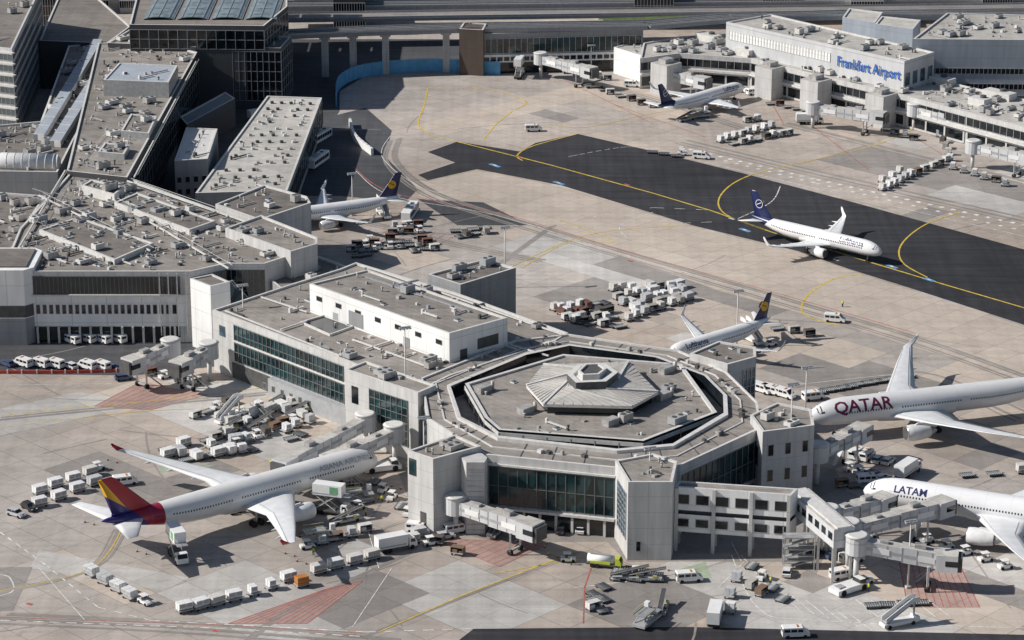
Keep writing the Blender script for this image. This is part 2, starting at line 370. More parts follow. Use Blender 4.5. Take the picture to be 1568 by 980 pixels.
stripe([(820, 345), (1000, 318), (1090, 322)], .25, M_wht, dash=(3, 3)); stripe([(1090, 340), (860, 350), (780, 345)], .25, M_wht, dash=(3, 3))
stripe([(960, 365), (950, 345), (1000, 325)], .25, M_wht, True, dash=(2, 2)); stripe([(870, 240), (960, 225), (1010, 232)], .2, M_wht, True, dash=(2, 2))
stripe([(1195, 285), (1180, 310), (1130, 335)], .3, M_wht, True, dash=(2, 2)); stripe([(1010, 232), (1230, 284), (1568, 362)], .25, M_wht)
stripe([(1040, 225), (1250, 275), (1568, 345)], 1.5, M_wht, dash=(1.4, 2.4), z=.04); stripe([(1045, 230), (1250, 281), (1568, 354)], 1.2, M_wht, dash=(1.2, 2.9), z=.04)
stripe([(0, 815), (70, 865), (150, 930), (230, 950), (560, 968), (725, 963)], .3, M_wht, dash=(2, 1.6))
stripe([(0, 950), (330, 962), (560, 975)], .3, M_wht, dash=(2, 1.2)); stripe([(0, 945), (330, 957), (560, 970)], .2, M_red)
stripe([(0, 880), (15, 885), (20, 905), (-10, 915)], .3, M_wht, True); stripe([(1120, 850), (1160, 930), (1240, 950), (1568, 962)], .25, M_wht, True)
stripe([(1135, 850), (1190, 915)], .2, M_wht); stripe([(1120, 830), (1135, 860)], .2, M_wht)
for (u, v) in [(757, 253), (855, 280), (1140, 352), (1365, 408), (1422, 428)]:
    stripe([(u - 7, v - 2), (u + 8, v + 3)], 1.4, M_blu, z=.05); stripe([(u - 2, v - 1), (u + 3, v + 1)], .6, M_wht, z=.055)
for (u, v) in [(795, 240), (960, 283), (1120, 335), (965, 400), (1280, 398), (45, 925), (330, 966)]:
    stripe([(u - 4, v - 1.2), (u + 4, v + 1.2)], .8, M_red if u < 1000 else M_wht, z=.05)
def hatch(q, n, m, w=.2):
    a, b, c, d = q; stripe([a, b, c, d, a], w, m)
    for i in range(1, n):
        t = i / n; stripe([(a[0] + (b[0] - a[0]) * t, a[1] + (b[1] - a[1]) * t), (d[0] + (c[0] - d[0]) * t, d[1] + (c[1] - d[1]) * t)], w * .7, m, z=.043)
hatch([(678, 832), (765, 868), (842, 832), (700, 826)], 9, M_red); hatch([(350, 955), (470, 955), (555, 890), (500, 902)], 10, M_red)
hatch([(145, 622), (230, 628), (318, 605), (215, 585)], 9, M_red); hatch([(1375, 850), (1460, 845), (1500, 930), (1390, 930)], 10, M_red)
hatch([(600, 350), (700, 360), (660, 380), (560, 370)], 6, M_red)
for k in range(6): stripe([(1190 + k * 22, 905 + k * 7), (1225 + k * 22, 935 + k * 6)], .2, M_wht)
for k in range(6): stripe([(1310 + k * 22, 918), (1345 + k * 22, 945)], .2, M_wht)
for (a, b) in [((0, 590), (380, 585)), ((600, 870), (540, 960)), ((60, 870), (130, 950)), ((1210, 590), (1400, 570)), ((1000, 500), (1100, 470)), ((560, 800), (580, 870)), ((1140, 860), (1100, 900)), ((880, 900), (1050, 880))]: stripe([a, b], .18, M_wht)
for (a, b) in [((1160, 120), (1200, 190)), ((1240, 190), (1330, 260)), ((860, 120), (1000, 190)), ((1400, 210), (1480, 260)), ((940, 160), (1080, 210))]: stripe([a, b], .25, M_red)
rt = random.Random(31)   # tyre tracks
for k, (pts, w) in enumerate([([(0, 640), (120, 628), (260, 615), (420, 600)], 3.5), ([(0, 905), (140, 872), (190, 805)], 3), ([(575, 968), (700, 918), (880, 848)], 3.5), ([(600, 215), (595, 250), (650, 296), (760, 335), (960, 395), (1200, 465), (1400, 525), (1568, 585)], 4),
        ([(1040, 218), (1250, 268), (1568, 340)], 4), ([(880, 125), (1000, 150), (1150, 200)], 3), ([(560, 340), (700, 375), (830, 400)], 3.5), ([(850, 345), (760, 410)], 2.5), ([(1200, 190), (1400, 240), (1568, 280)], 4), ([(0, 945), (300, 960), (600, 985)], 4), ([(620, 850), (450, 930), (380, 980)], 2.5), ([(1220, 590), (1400, 575), (1568, 640)], 4)]):
    p = crom([S(*q) for q in pts])
    for s_ in range(5):
        o = rt.uniform(-w, w); pp = [q + Vector((o * .7, o * .7, 0)) for q in p]; ribbon(pp, rt.uniform(.35, 1.1), rt.choice([M_tyre, M_tyre, M_dim]), .0262 + (k * 5 + s_) * .0001)
for k in range(60):
    c = S(rt.uniform(0, 1568), rt.uniform(130, 970)); an = rt.uniform(0, 6.3); L = rt.uniform(12, 40); bend = rt.uniform(-.03, .03); p = [c]
    for q in range(10): p.append(p[-1] + Vector((cos(an), sin(an), 0)) * L / 10); an += bend * L / 10
    ribbon(p, rt.uniform(.2, .5), M_tyre, .0325 + k * .00002)
mk.build('apron_markings')

# ---------------------------------------------------------------- pier building
pb = MB()
ring_out = [(645, 578), (655, 640), (745, 696), (943, 716), (1042, 712), (1166, 655), (1160, 615), (1112, 568), (1040, 536), (870, 511), (790, 520)]
ring_in = [(690, 593), (706, 640), (764, 669), (945, 689), (1030, 681), (1108, 634), (1107, 606), (1078, 577), (1004, 549), (872, 531), (806, 545)]
shaft = [(325, 475), (440, 437), (520, 412), (545, 402), (700, 449), (870, 510), (850, 522), (690, 575), (641, 599), (529, 552)]
P_sh = PL(shaft, 15); pb.prism(P_sh, 0, 14.6, M_conc, M_roof2, .5)
po = PL(ring_out, 15.3); pi = PL(ring_in, 15.3); n = len(po)
def lerp(a, b, t): return a + (b - a) * t
po2 = [lerp(a, b, .06) for a, b in zip(po, pi)]; pi2 = [lerp(b, a, .12) for a, b in zip(po, pi)]
for k in range(n):
    j = (k + 1) % n
    pb.face([(*po[k], 0), (*po[j], 0), (*po[j], 15.3), (*po[k], 15.3)], M_conc)
    pb.face([(*po[k], 15.3), (*po[j], 15.3), (*po2[j], 15.3), (*po2[k], 15.3)], M_trim)
    pb.face([(*po2[k], 15.3), (*po2[j], 15.3), (*po2[j], 14.9), (*po2[k], 14.9)], M_trim)
    pb.face([(*po2[k], 14.9), (*po2[j], 14.9), (*pi2[j], 14.9), (*pi2[k], 14.9)], M_roof2)
    pb.face([(*pi2[k], 14.9), (*pi2[j], 14.9), (*pi2[j], 15.6), (*pi2[k], 15.6)], M_trim)
    pb.face([(*pi2[k], 15.6), (*pi2[j], 15.6), (*pi[j], 15.6), (*pi[k], 15.6)], M_trim)
    pb.face([(*pi[k], 15.6), (*pi[j], 15.6), (*pi[j], 12.4), (*pi[k], 12.4)], M_glassd)
    m1, m2 = lerp(po[k], pi[k], .5), lerp(po[j], pi[j], .5); pb.beam((*m1, 14.9), (*m2, 14.9), .3, .22, M_trim)
    for q in range(1, 4): a_, b_ = lerp(po2[k], po2[j], q / 4), lerp(pi2[k], pi2[j], q / 4); pb.beam((*a_, 14.9), (*b_, 14.9), .2, .08, M_ventd)
pb.face([(*q, 12.4) for q in ccw(pi)], M_roof2)
inner = PL([(712, 588), (862, 543), (1044, 558), (1098, 632), (985, 676), (764, 659), (742, 640)], 15.6)
pb.prism(inner, 0, 15.3, M_glassd, M_roof2, .45, .8)
ii = ccw(inner)
for k in range(len(ii)):
    a_, b_ = ii[k], ii[(k + 1) % len(ii)]; L = (b_ - a_).length; nn_ = max(2, int(L / 5))
    for q in range(nn_ + 1): pb.wbox(a_, b_, L * q / nn_ - .1, L * q / nn_ + .1, 12.4, 15, 0, .15, M_steel)
    pb.wbox(a_, b_, 0, L, 14.3, 15.2, 0, .1, M_trim)
hexp = ccw(PL([(806, 590), (832, 558), (962, 554), (1008, 600), (968, 622), (832, 619)], 17.8))
cup = ccw(PL([(868, 583), (884, 568), (926, 566), (946, 580), (928, 594), (882, 596)], 19.3))
pb.prism(inset(hexp, 1.2), 15.3, 17.2, M_glassd, M_roof)
pb.prism(hexp, 17.2, 17.8, M_trim, M_metroof)
cx = sum((Vector(p) for p in cup), Vector((0, 0))) / 6
hh = sorted(hexp, key=lambda p: math.atan2((p - cx).y, (p - cx).x)); cc = sorted(cup, key=lambda p: math.atan2((p - cx).y, (p - cx).x))
for k in range(6):
    j = (k + 1) % 6
    pb.face([(*hh[k], 17.82), (*hh[j], 17.82), (*cc[j], 19.1), (*cc[k], 19.1)], M_metroof)
    pb.beam((*hh[k], 17.85), (*cc[k], 19.15), .5, .25, M_trim)
    for q in range(1, 9):
        t = q / 9; pb.beam((*lerp(hh[k], hh[j], t), 17.84), (*lerp(cc[k], cc[j], t), 19.12), .1, .1, M_steel)
pb.prism(cc, 18.6, 20.3, M_ventd, M_trim, .5, 1.2)
pb.prism(inset(ccw(cc), 2.2), 20.3, 21.3, M_conc, M_ventd, .4, .5)
ph = PL([(474, 435), (688, 511), (777, 487), (563, 413)], 21.5)
pb.prism(ph, 14.6, 21.2, M_white, M_roof2, .4)
q0, q1, q2 = ph[0], ph[1], ph[2]
pb.wins(q0, q1, 18.2, 19.2, 7, .28); pb.wbox(q0, q1, 14, 19, 15.2, 18.6, 0, .1, M_grey); pb.wbox(q0, q1, 33, 35, 14.7, 17, 0, .1, M_grey)
pb.wbox(q1, q2, 3, 5, 14.7, 17, 0, .1, M_dark); pb.wbox(q1, q2, 8, 14, 16, 18.5, 0, .1, M_ventd)
clutter(pb, ph, 21.2, 26, 11, .05)
for a_, b_ in [((560, 425), (720, 478)), ((600, 440), (640, 430))]: pb.beam(S(*a_, 21.3), S(*b_, 21.3), .5, .4, M_steel)
well = PL([(460, 494), (508, 480), (552, 497), (505, 514)], 14.8); pb.prism(well, 14.3, 14.75, M_trim, M_glassd, .35, .35)
blkF = PL([(705, 437), (790, 411), (742, 397), (655, 421)], 16.5); pb.prism(blkF, 0, 16.2, M_grey, M_roof, .5); clutter(pb, blkF, 16.2, 14, 5)
blkE = PL([(528, 566), (640, 602), (668, 590), (560, 553)], 16.2); pb.prism(blkE, 0, 15.9, M_conc, M_roof2, .4); clutter(pb, blkE, 15.9, 4, 8)
T1 = PL([(624, 690), (663, 703), (737, 683), (697, 665)], 16.8); pb.prism(T1, 0, 16.4, M_conc, M_roof2, .4); clutter(pb, T1, 16.4, 7, 9)
T2 = PL([(942, 705), (962, 738), (1030, 738), (1037, 706), (1000, 694)], 16.8); pb.prism(T2, 0, 16.4, M_conc, M_roof2, .4); clutter(pb, T2, 16.4, 7, 10)
T3 = PL([(1149, 635), (1168, 661), (1247, 651), (1243, 626), (1190, 616)], 16.8); pb.prism(T3, 0, 16.4, M_conc, M_roof2, .4); clutter(pb, T3, 16.4, 7, 12)
T4 = PL([(1056, 541), (1114, 558), (1158, 546), (1157, 531), (1100, 522)], 16.5); pb.prism(T4, 0, 16.1, M_conc, M_roof, .4); clutter(pb, T4, 16.1, 6, 13)
TW = PL([(706, 700), (714, 708), (742, 708), (746, 700), (738, 694), (712, 694)], 15.8); pb.prism(TW, 0, 15.8, M_conc, M_conc)
for k in range(12): pb.wbox(TW[1], TW[2], .1, 3.6, 1 + k * 1.2, 1.12 + k * 1.2, 0, .05, M_grey)
e0, e1 = P_sh[0], P_sh[-1]
pb.facade(e0, e1, 4.6, 13.4, M_glass, M_mull, 26, 4, .17, .985); pb.wbox(e0, e1, 8, 56, 9.3, 9.7, 0, .3, M_trim)
pb.wbox(e0, e1, 22, 50, 0, 4.3, 0, 1.6, M_pg); pb.wbox(e0, e1, 7, 21, .2, 4, 0, .12, M_ventd); pb.wins(e0, e1, 9.5, 12, 1, .5, M_glassb, .03, .12)
nA = Vector((-1.62, -1.62)) * .7071
pb.wins(Vector(e0) + nA, Vector(e1) + nA, 1.5, 2.8, 6, .3, M_ventd, .4, .8)
b0, b1 = blkE[0], blkE[1]; pb.facade(b0, b1, 3, 13.6, M_glass, M_mull, 7, 6, .34, .86); pb.wbox(b0, b1, 2, 4, 9, 13, 0, .08, M_glassd)
pb.facade(po[2], po[3], 4.6, 12.9, M_glass, M_mull, 13, 2, .02, .99); pb.wbox(po[2], po[3], .5, 27, .1, 3.6, 0, .1, M_glassd)
L_ = (po[3] - po[2]).length
for k in range(8): pb.wbox(po[2], po[3], k * L_ / 8 + 1, k * L_ / 8 + 1.5, 0, 4.4, .1, .5, M_conc)
pb.wbox(po[2], po[3], 0, L_, 3.8, 4.3, 0, .9, M_trim); pb.wbox(po[2], po[3], 0, L_, 13.2, 13.6, 0, .5, M_trim)
pb.facade(po[4], po[5], 4.6, 12.9, M_glass, M_mull, 13, 2, .02, .98); pb.wbox(po[4], po[5], 1, 25, .1, 3.6, 0, .1, M_glassd)
pb.facade(po[0], po[1], 2, 13, M_glassd, M_mull, 4, 5, .1, .9)
pb.wbox(T1[0], T1[1], .4, 2.4, 11.8, 15.4, 0, .08, M_glass); pb.wbox(T1[0], T1[1], 3.4, 5, 2, 4.5, 0, .08, M_ventd)
pb.facade(T2[0], T2[1], 4, 13.8, M_glassb, M_steel, 4, 8, .25, .9)
pb.wins(T2[1], T2[2], 2, 4, 1, .3, None, .1, .4)
pb.wins(T3[1], T3[2], 11.2, 13.6, 3, .3); pb.wins(T3[1], T3[2], 5.5, 8, 3, .3); pb.wins(T3[0], T3[1], 8, 12, 1, .4)
pb.facade(T4[1], T4[2], 4, 14, M_glassb, M_steel, 3, 5, .55, .95)
clutter(pb, P_sh, 14.6, 120, 21, .1, avoid=ccw(PL([(474, 450), (688, 540), (790, 520), (563, 420)], 14.6)))
clutter(pb, inner, 15.3, 46, 22, .06, avoid=inset(hexp, -1))
for (u, v) in [(805, 632), (1015, 610), (935, 650), (740, 600), (1020, 570)]:
    c = S(u, v, 15.3); pb.box(c, (3.4, 2, 1.4), M_vent, rad(45)); pb.tube(c + Vector((2, 1, 0)), c + Vector((2, 1, 2.2)), .4, .4, 10, M_vent)
rr = random.Random(5)
for k in range(n):
    for q in range(4):
        c = lerp(lerp(po[k], po[(k + 1) % n], rr.random()), lerp(pi[k], pi[(k + 1) % n], .5), .5); w = rr.uniform(.5, 1.1)
        pb.box((*c, 14.9), (w, w, rr.uniform(.4, 1)), rr.choice([M_vent, M_ventd, M_trim]), rad(45))
for (a_, b_) in [((345, 476), (520, 545)), ((540, 520), (650, 560)), ((560, 408), (860, 512)), ((700, 505), (840, 545)), ((400, 455), (470, 478)), ((640, 556), (780, 524)), ((560, 535), (600, 522)), ((430, 505), (470, 492))]:
    p, q = S(*a_, 15), S(*b_, 15); pb.beam(p - Vector((0, 0, .1)), q - Vector((0, 0, .1)), .35, .3, M_trim)
pb.build('pier_terminal_building')

# walkway wing
wb = MB()
Wp = PL([(1031, 745), (1212, 758), (1222, 748), (1040, 736)], 13.8)
wb.prism(Wp, 8.9, 13.5, M_white, M_roof2, .3); wb.prism(inset(ccw(Wp), .05), 4.2, 8.0, M_white, M_dark)
wb.prism(inset(ccw(Wp), .6), 8.0, 8.9, M_dark, M_dark)
wb.wins(Wp[0], Wp[1], 10.3, 12.2, 6, .62); wb.wins(Wp[0], Wp[1], 5.4, 7.0, 6, .62)
L_ = (Wp[1] - Wp[0]).length
for k in range(4): wb.wbox(Wp[0], Wp[1], .4 + k * (L_ - 1.2) / 3, 1.1 + k * (L_ - 1.2) / 3, 0, 13.7, 0, .5, M_conc)
for k in range(4): wb.wbox(Wp[0], Wp[1], .4 + k * (L_ - 1.2) / 3, 1.1 + k * (L_ - 1.2) / 3, 0, 4.2, -4, -3.4, M_conc)
p, q = S(1222, 778, 7.5), S(1292, 838, 7.5); wb.beam(p, q, 4.5, 4, M_bridge, M_rooflt); wb.beam(p + Vector((0, 0, 4)), q + Vector((0, 0, 4)), 3.0, .3, M_trim)
for k in range(7):
    t = (k + .5) / 7; wb.wbox(p.xy, q.xy, t * (q - p).length - .9, t * (q - p).length + .9, 9, 10.5, 2.2, 2.32, M_glassd)
for t in (.05, .35, .65, .97):
    for s_ in (-1, 1):
        c = lerp(p, q, t) + Vector((-(q - p).y, (q - p).x, 0)).normalized() * s_ * 1.9; wb.box((c.x, c.y, 0), (.5, .5, 7.5), M_trim)
for k in range(3):   # steel stair tower
    c = S(1222, 868); wb.box((c.x, c.y, 1.8 + k * 2.4), (6, 3, .2), M_steel)
    for sx in (-3, 3):
        for sy in (-1.5, 1.5): wb.box((c.x + sx, c.y + sy, k * 2.6), (.18, .18, 2.6), M_trim)
    wb.beam((c.x - 2.8, c.y - .8, k * 2.4), (c.x + 2.5, c.y - .8, 1.8 + k * 2.4), 1, .2, M_steel)
    wb.tube((c.x - 3, c.y - 1.5, 2.9 + k * 2.4), (c.x + 3, c.y - 1.5, 2.9 + k * 2.4), .06, .06, 5, M_trim)
wb.build('gate_walkway_building')

# ---------------------------------------------------------------- left terminal
lt = MB()
LT = PL([(48, 416), (292, 416), (345, 404), (405, 404), (486, 378), (195, 272), (110, 262), (30, 350), (10, 398)], 18)
lt.prism(LT, 0, 17.6, M_conc, M_roof2, .5)
a0, a1 = LT[0], LT[1]
lt.facade(a0, a1, 12.4, 16.8, M_glassd, M_mull, 34, 1, .0, .93, .12); lt.wbox(a0, a1, 0, 37, 4.2, 11.8, 0, .12, M_white)
lt.wins(Vector(a0) + Vector((0, -.12)), Vector(a1) + Vector((0, -.12)), 7.4, 9.6, 22, .55, None, .01, .91)
L_ = (a1 - a0).length
lt.wbox(a0, a1, 0, L_ * .92, .1, 4.0, 0, .1, M_glassd)
for k in range(14): lt.wbox(a0, a1, k * L_ / 15 + .6, k * L_ / 15 + 1.1, 0, 4.2, .4, .9, M_conc)
for k in range(4): lt.wbox(a0, a1, L_ * .80 + k * 2.1, L_ * .80 + k * 2.1 + .25, 2, 17.8, .4, .8, M_trim)
lt.box(S(232, 506, 0) + Vector((0, -2, 0)), (4, 2, 6), M_steel)
lt.wbox(a0, a1, 0, L_, 11.9, 12.3, 0, .7, M_trim)
lt.facade(LT[1], LT[2], 3, 16.5, M_glassd, M_mull, 8, 5); lt.facade(LT[2], LT[3], 3, 16.5, M_glassd, M_mull, 7, 5)
wc = PL([(291, 425), (322, 437), (352, 430), (325, 418)], 17.5); lt.prism(wc, 0, 17, M_white, M_roof, .3)
s0, s1, s2, s3 = S(328, 438, 16), S(356, 430, 16), S(392, 470, 6), S(350, 478, 6); lt.face([s0, s1, s2, s3], M_glassb)
for k in range(9): t = k / 8; lt.beam(lerp(s0, s1, t), lerp(s3, s2, t), .15, .2, M_trim)
for k in range(7): t = k / 6; lt.beam(lerp(s0, s3, t), lerp(s1, s2, t), .15, .15, M_trim)
c0 = S(0, 408, 19); rings = []
for z in (0, 6.8, 7.0, 9.8, 10, 16.0, 16.2, 19):
    pts = []
    for k in range(20):
        t = 2 * math.pi * k / 20; x = max(-1, min(1, 1.25 * cos(t))); y = max(-1, min(1, 1.25 * sin(t))); pts.append((c0.x + x * 8.2, c0.y + 6 + y * 9, z))
    rings.append(pts)
lt.loft(rings, M_white, True, False, mf=lambda k: [M_grey, M_white, M_ventd, M_ventd, M_white, M_white, M_white][k])
lt.box((c0.x, c0.y + 6, 19), (13, 14, .4), M_roof)
Cc = PL([(400, 404), (486, 378), (560, 404), (445, 440)], 15.8); lt.prism(Cc, 0, 13, M_grey, M_roof, .5); clutter(lt, Cc, 13, 26, 35, .1)
Wb = PL([(330, 318), (398, 342), (476, 316), (470, 306), (405, 288)], 16); lt.prism(Wb, 0, 16.5, M_conc, M_roof, .5); clutter(lt, Wb, 16.5, 14, 51)
W2 = PL([(345, 352), (445, 388), (486, 376), (486, 366), (400, 332)], 19.5); lt.prism(W2, 10, 19.5, M_conc, M_roof2, .5); clutter(lt, W2, 19.5, 12, 52, .3)
for q_, z_ in [([(210, 295), (330, 338), (290, 352), (175, 310)], 19), ([(60, 352), (120, 332), (235, 372), (175, 398)], 18.9), ([(140, 275), (190, 286), (175, 298), (125, 284)], 20)]:
    w_ = PL(q_, z_); lt.prism(w_, 17.6, z_ - .3, M_trim, M_roof, .35); clutter(lt, w_, z_ - .3, 10, int(z_ * 10))
U = PL([(102, 262), (195, 272), (302, 80), (245, 66), (150, 66)], 19); lt.prism(U, 0, 18.6, M_dark, M_roof2, .5)
lt.facade(U[1], U[2], 3, 17.5, M_glassd, M_mull, 30, 4)
V1 = PL([(-40, 262), (88, 264), (150, 140), (150, 66), (105, 70), (62, 186), (-40, 195)], 15); lt.prism(V1, 0, 14.6, M_grey, M_roof, .5)
V2 = PL([(-60, 404), (10, 398), (40, 345), (70, 300), (-60, 290)], 15); lt.prism(V2, 0, 14.6, M_conc, M_roof, .5)
for q_, z_ in [([(158, 122), (258, 126), (272, 100), (182, 96)], 23.5), ([(185, 200), (228, 204), (240, 178), (200, 174)], 20.6), ([(150, 232), (190, 236), (198, 222), (160, 218)], 20.2)]:
    w_ = PL(q_, z_); lt.prism(w_, 18.6, z_ - .3, M_steel, M_roof if z_ < 21 else M_blug, .3); clutter(lt, w_, z_ - .3, 6, int(z_))
for a_, b_ in [((60, 215), (150, 68)), ((85, 225), (170, 90))]:
    lt.beam(S(*a_, 14.7), S(*b_, 14.7), 3.2, 1.8, M_bridge, M_blug)
    for k in range(12): c = lerp(S(*a_, 14.7), S(*b_, 14.7), k / 12); lt.box(c, (3.5, .25, 1.9), M_trim, rad(-22))
for a_, b_ in [((195, 278), (480, 376)), ((130, 282), (350, 412)), ((60, 300), (230, 385)), ((100, 262), (20, 395)), ((205, 273), (300, 95)), ((165, 200), (110, 260)), ((240, 350), (330, 325)), ((225, 270), (310, 100))]:
    if a_[0] == 225: continue
    p, q = S(*a_, 18.2), S(*b_, 18.2); lt.beam(p, q, .35, .35, M_trim); lt.beam(p + Vector((1.0, 0, .9)), q + Vector((1.0, 0, .9)), .08, .08, M_trim)
clutter(lt, LT, 17.6, 360, 31, .1); clutter(lt, U, 18.6, 160, 32, .12); clutter(lt, V1, 14.6, 110, 33, .2); clutter(lt, V2, 14.6, 40, 34, .2)
for k in range(16):
    c = S(R_.uniform(40, 180), R_.uniform(285, 400), 17.7); lt.beam(c + Vector((0, 0, 1.2)), c + A * 5 + Vector((0, 0, 1.2)), .15, .15, M_steel); lt.box(c, (.15, .15, 1.2), M_steel); lt.box(c + A * 5, (.15, .15, 1.2), M_steel)
lt.build('main_terminal_building')
tb = MB(); tb.tube(S(-60, 246, 16), S(88, 250, 16), 2.6, 2.6, 20, M_pw)
tb.tube(S(88, 250, 16), S(92, 250, 16), 2.6, 1.6, 20, M_pw)
for u in (-40, 20, 70): c = S(u, 262, 14); tb.box((c.x, c.y, 0), (1, 1, 14.6), M_conc)
for u in range(-60, 90, 12): tb.tube(S(u, 246 + (u + 60) * .027, 16), S(u + 1, 246 + (u + 61) * .027, 16), 2.68, 2.68, 20, M_trim)
tb.build('tubular_footbridge')
hb = MB(); Hq = PL([(299, 296), (440, 292), (493, 150), (409, 147)], 10)
hb.prism(Hq, 0, 9.7, M_grey, M_rooflt, .4)
for i in range(1, 6):
    for j in range(1, 14):
        a_ = lerp(Hq[0], Hq[1], i / 6); b_ = lerp(Hq[3], Hq[2], i / 6); c = lerp(a_, b_, j / 14)
        if R_.random() < .75: hb.box((*c, 9.7), (.9, .9, .7), R_.choice([M_ventd, M_vent, M_trim, M_ventd]), rad(20))
hb.facade(Hq[1], Hq[2], 2, 8.5, M_glassd, M_mull, 20, 2); clutter(hb, Hq, 9.7, 40, 77, .05, rad(20))
hb.build('baggage_hall_building')
sb = MB(); sq = PL([(267, 246), (318, 243), (333, 197), (285, 195)], 13); sb.prism(sq, 0, 12.6, M_grey, M_trim, .4); clutter(sb, sq, 12.6, 8, 3); sb.prism(PL([(286, 190), (360, 150), (345, 140), (275, 178)], 9), 0, 8.6, M_dark, M_grey, .3)
for z in (3, 6.5): sb.wins(sq[0], sq[1], z, z + 1.6, 4, .5)
sb.build('service_building')

# ---------------------------------------------------------------- top left towers
ot = MB(); q = PL([(-90, 60), (18, 72), (62, -20), (-90, -40)], 30); ot.prism(q, 0, 29, M_conc, M_roof, .5)
for k in range(8):
    z = 2 + k * 3.4; ot.facade(q[0], q[1], z, z + 2, M_glassg, M_trim, 16, 1); ot.facade(q[1], q[2], z, z + 2, M_glassd, M_grey, 24, 1)
    ot.wbox(q[0], q[1], 0, 26, z + 2.3, z + 2.7, 0, 1.6, M_trim)
clutter(ot, q, 29, 20, 3, .3); ot.build('office_building')
gb = MB(); q = PL([(198, 38), (404, 40), (440, 10), (440, -40), (215, -30)], 27); gb.prism(q, 0, 26.5, M_dark, M_roof, .6)
gb.facade(q[0], q[1], 19.5, 25.5, M_glassd, M_steel, 14, 2); gb.facade(q[1], q[2], 19, 25.5, M_glassd, M_steel, 8, 2)
for k in range(4):   # low-pitched rooflights
    u0 = 222 + k * 52; p0 = S(u0, 24, 27); p1 = S(u0 + 46, 24, 27); r = (p1 - p0).length / 2; c0 = (p0 + p1) / 2; rings = []
    for t in range(9):
        a_ = math.pi * t / 8; x_ = c0.x - r * cos(a_); z_ = 26.6 + r * .2 * sin(a_); rings.append([(x_, c0.y - 4, z_), (x_, c0.y + 75, z_), (x_, c0.y + 75, z_ - .2), (x_, c0.y - 4, z_ - .2)])
    gb.loft(rings, M_glassg, True, False)
    for t in range(0, 9, 2): a_ = math.pi * t / 8; gb.beam((c0.x - r * cos(a_), c0.y - 4, 26.65 + r * .2 * sin(a_)), (c0.x - r * cos(a_), c0.y + 75, 26.65 + r * .2 * sin(a_)), .2, .12, M_steel)
    for t in range(10): gb.box((c0.x, c0.y + t * 8, 26.6 + r * .2), (r * 1.0, .2, .12), M_steel)
q2 = PL([(300, 72), (430, 74), (446, 56), (310, 50)], 20); gb.prism(q2, 0, 19.6, M_dark, M_roof, .5); gb.facade(q2[0], q2[1], 3, 18.8, M_glassd, M_steel, 14, 5); gb.facade(q2[1], q2[2], 3, 18.8, M_glassd, M_grey, 5, 5)
q3 = PL([(165, 66), (300, 72), (316, 48), (200, 44)], 20.2); gb.prism(q3, 0, 19.8, M_dark, M_roof2, .5); clutter(gb, q3, 19.8, 24, 4); clutter(gb, q2, 19.6, 20, 5, .3)
gb.prism(PL([(60, 62), (165, 66), (200, 40), (120, -30), (100, -30)], 16), 0, 15.6, M_dark, M_roof, .4)
gb.build('glass_hall_building')

# ---------------------------------------------------------------- elevated line, central terminal
eb = MB()
def deck(pts, z, w, th=1.2, mt=None):
    p = [S(u, v, z) for u, v in pts]
    for i in range(len(p) - 1):
        eb.beam(p[i] - Vector((0, 0, th)), p[i + 1] - Vector((0, 0, th)), w, th, M_grey, mt or M_road)
        for s_ in (-1, 1):
            n_ = Vector((-(p[i + 1] - p[i]).y, (p[i + 1] - p[i]).x, 0)).normalized() * s_ * (w / 2 - .2); eb.beam(p[i] + n_, p[i + 1] + n_, .2, .7, M_steel)
        for o_ in (1, -2, 3): eb.beam(p[i] + Vector((0, o_, .02)), p[i + 1] + Vector((0, o_, .02)), .18, .12, M_trim)
deck([(420, 52), (560, 46), (720, 41), (990, 37), (1120, 26), (1300, 21), (1640, 24)], 15, 7)
deck([(430, 26), (700, 22), (1000, 18), (1640, 10)], 10, 9, 1.0, M_dim); deck([(430, 8), (700, 5), (1000, 2), (1640, -4)], 8, 10)
for (u, v) in [(497, 49), (540, 47), (590, 45), (683, 42)]:
    c = S(u, v, 15); eb.box((c.x, c.y, 0), (2.2, 1.8, 12.8), M_conc); eb.box((c.x, c.y, 12.8), (3.4, 3.4, .95), M_conc)
eb.build('elevated_railway_bridge')
cb = MB(); q = PL([(703, 44), (740, 46), (745, 36), (710, 34)], 15.5); cb.prism(q, 0, 15.2, M_brown, M_brown, .3)
q = PL([(740, 52), (985, 46), (985, 36), (745, 40)], 13.5); cb.prism(q, 0, 13.2, M_grey, M_roof, .4)
cb.facade(q[0], q[1], 6.8, 11.8, M_glass, M_steel, 26, 1, .01, .99); cb.wbox(q[0], q[1], 0, 55, 3.8, 6.4, 0, .3, M_white); cb.wins(Vector(q[0]) + Vector((0, -.3)), Vector(q[1]) + Vector((0, -.3)), 4.3, 5.6, 24, .75)
cb.wbox(q[0], q[1], 0, 55, 0, 3.6, 0, .1, M_glassd)
q = PL([(940, 72), (985, 86), (1040, 78), (1040, 62), (985, 60)], 9); cb.prism(q, 0, 8.7, M_white, M_rooflt, .3); clutter(cb, q, 8.7, 6, 3)
cb.build('central_terminal_building')

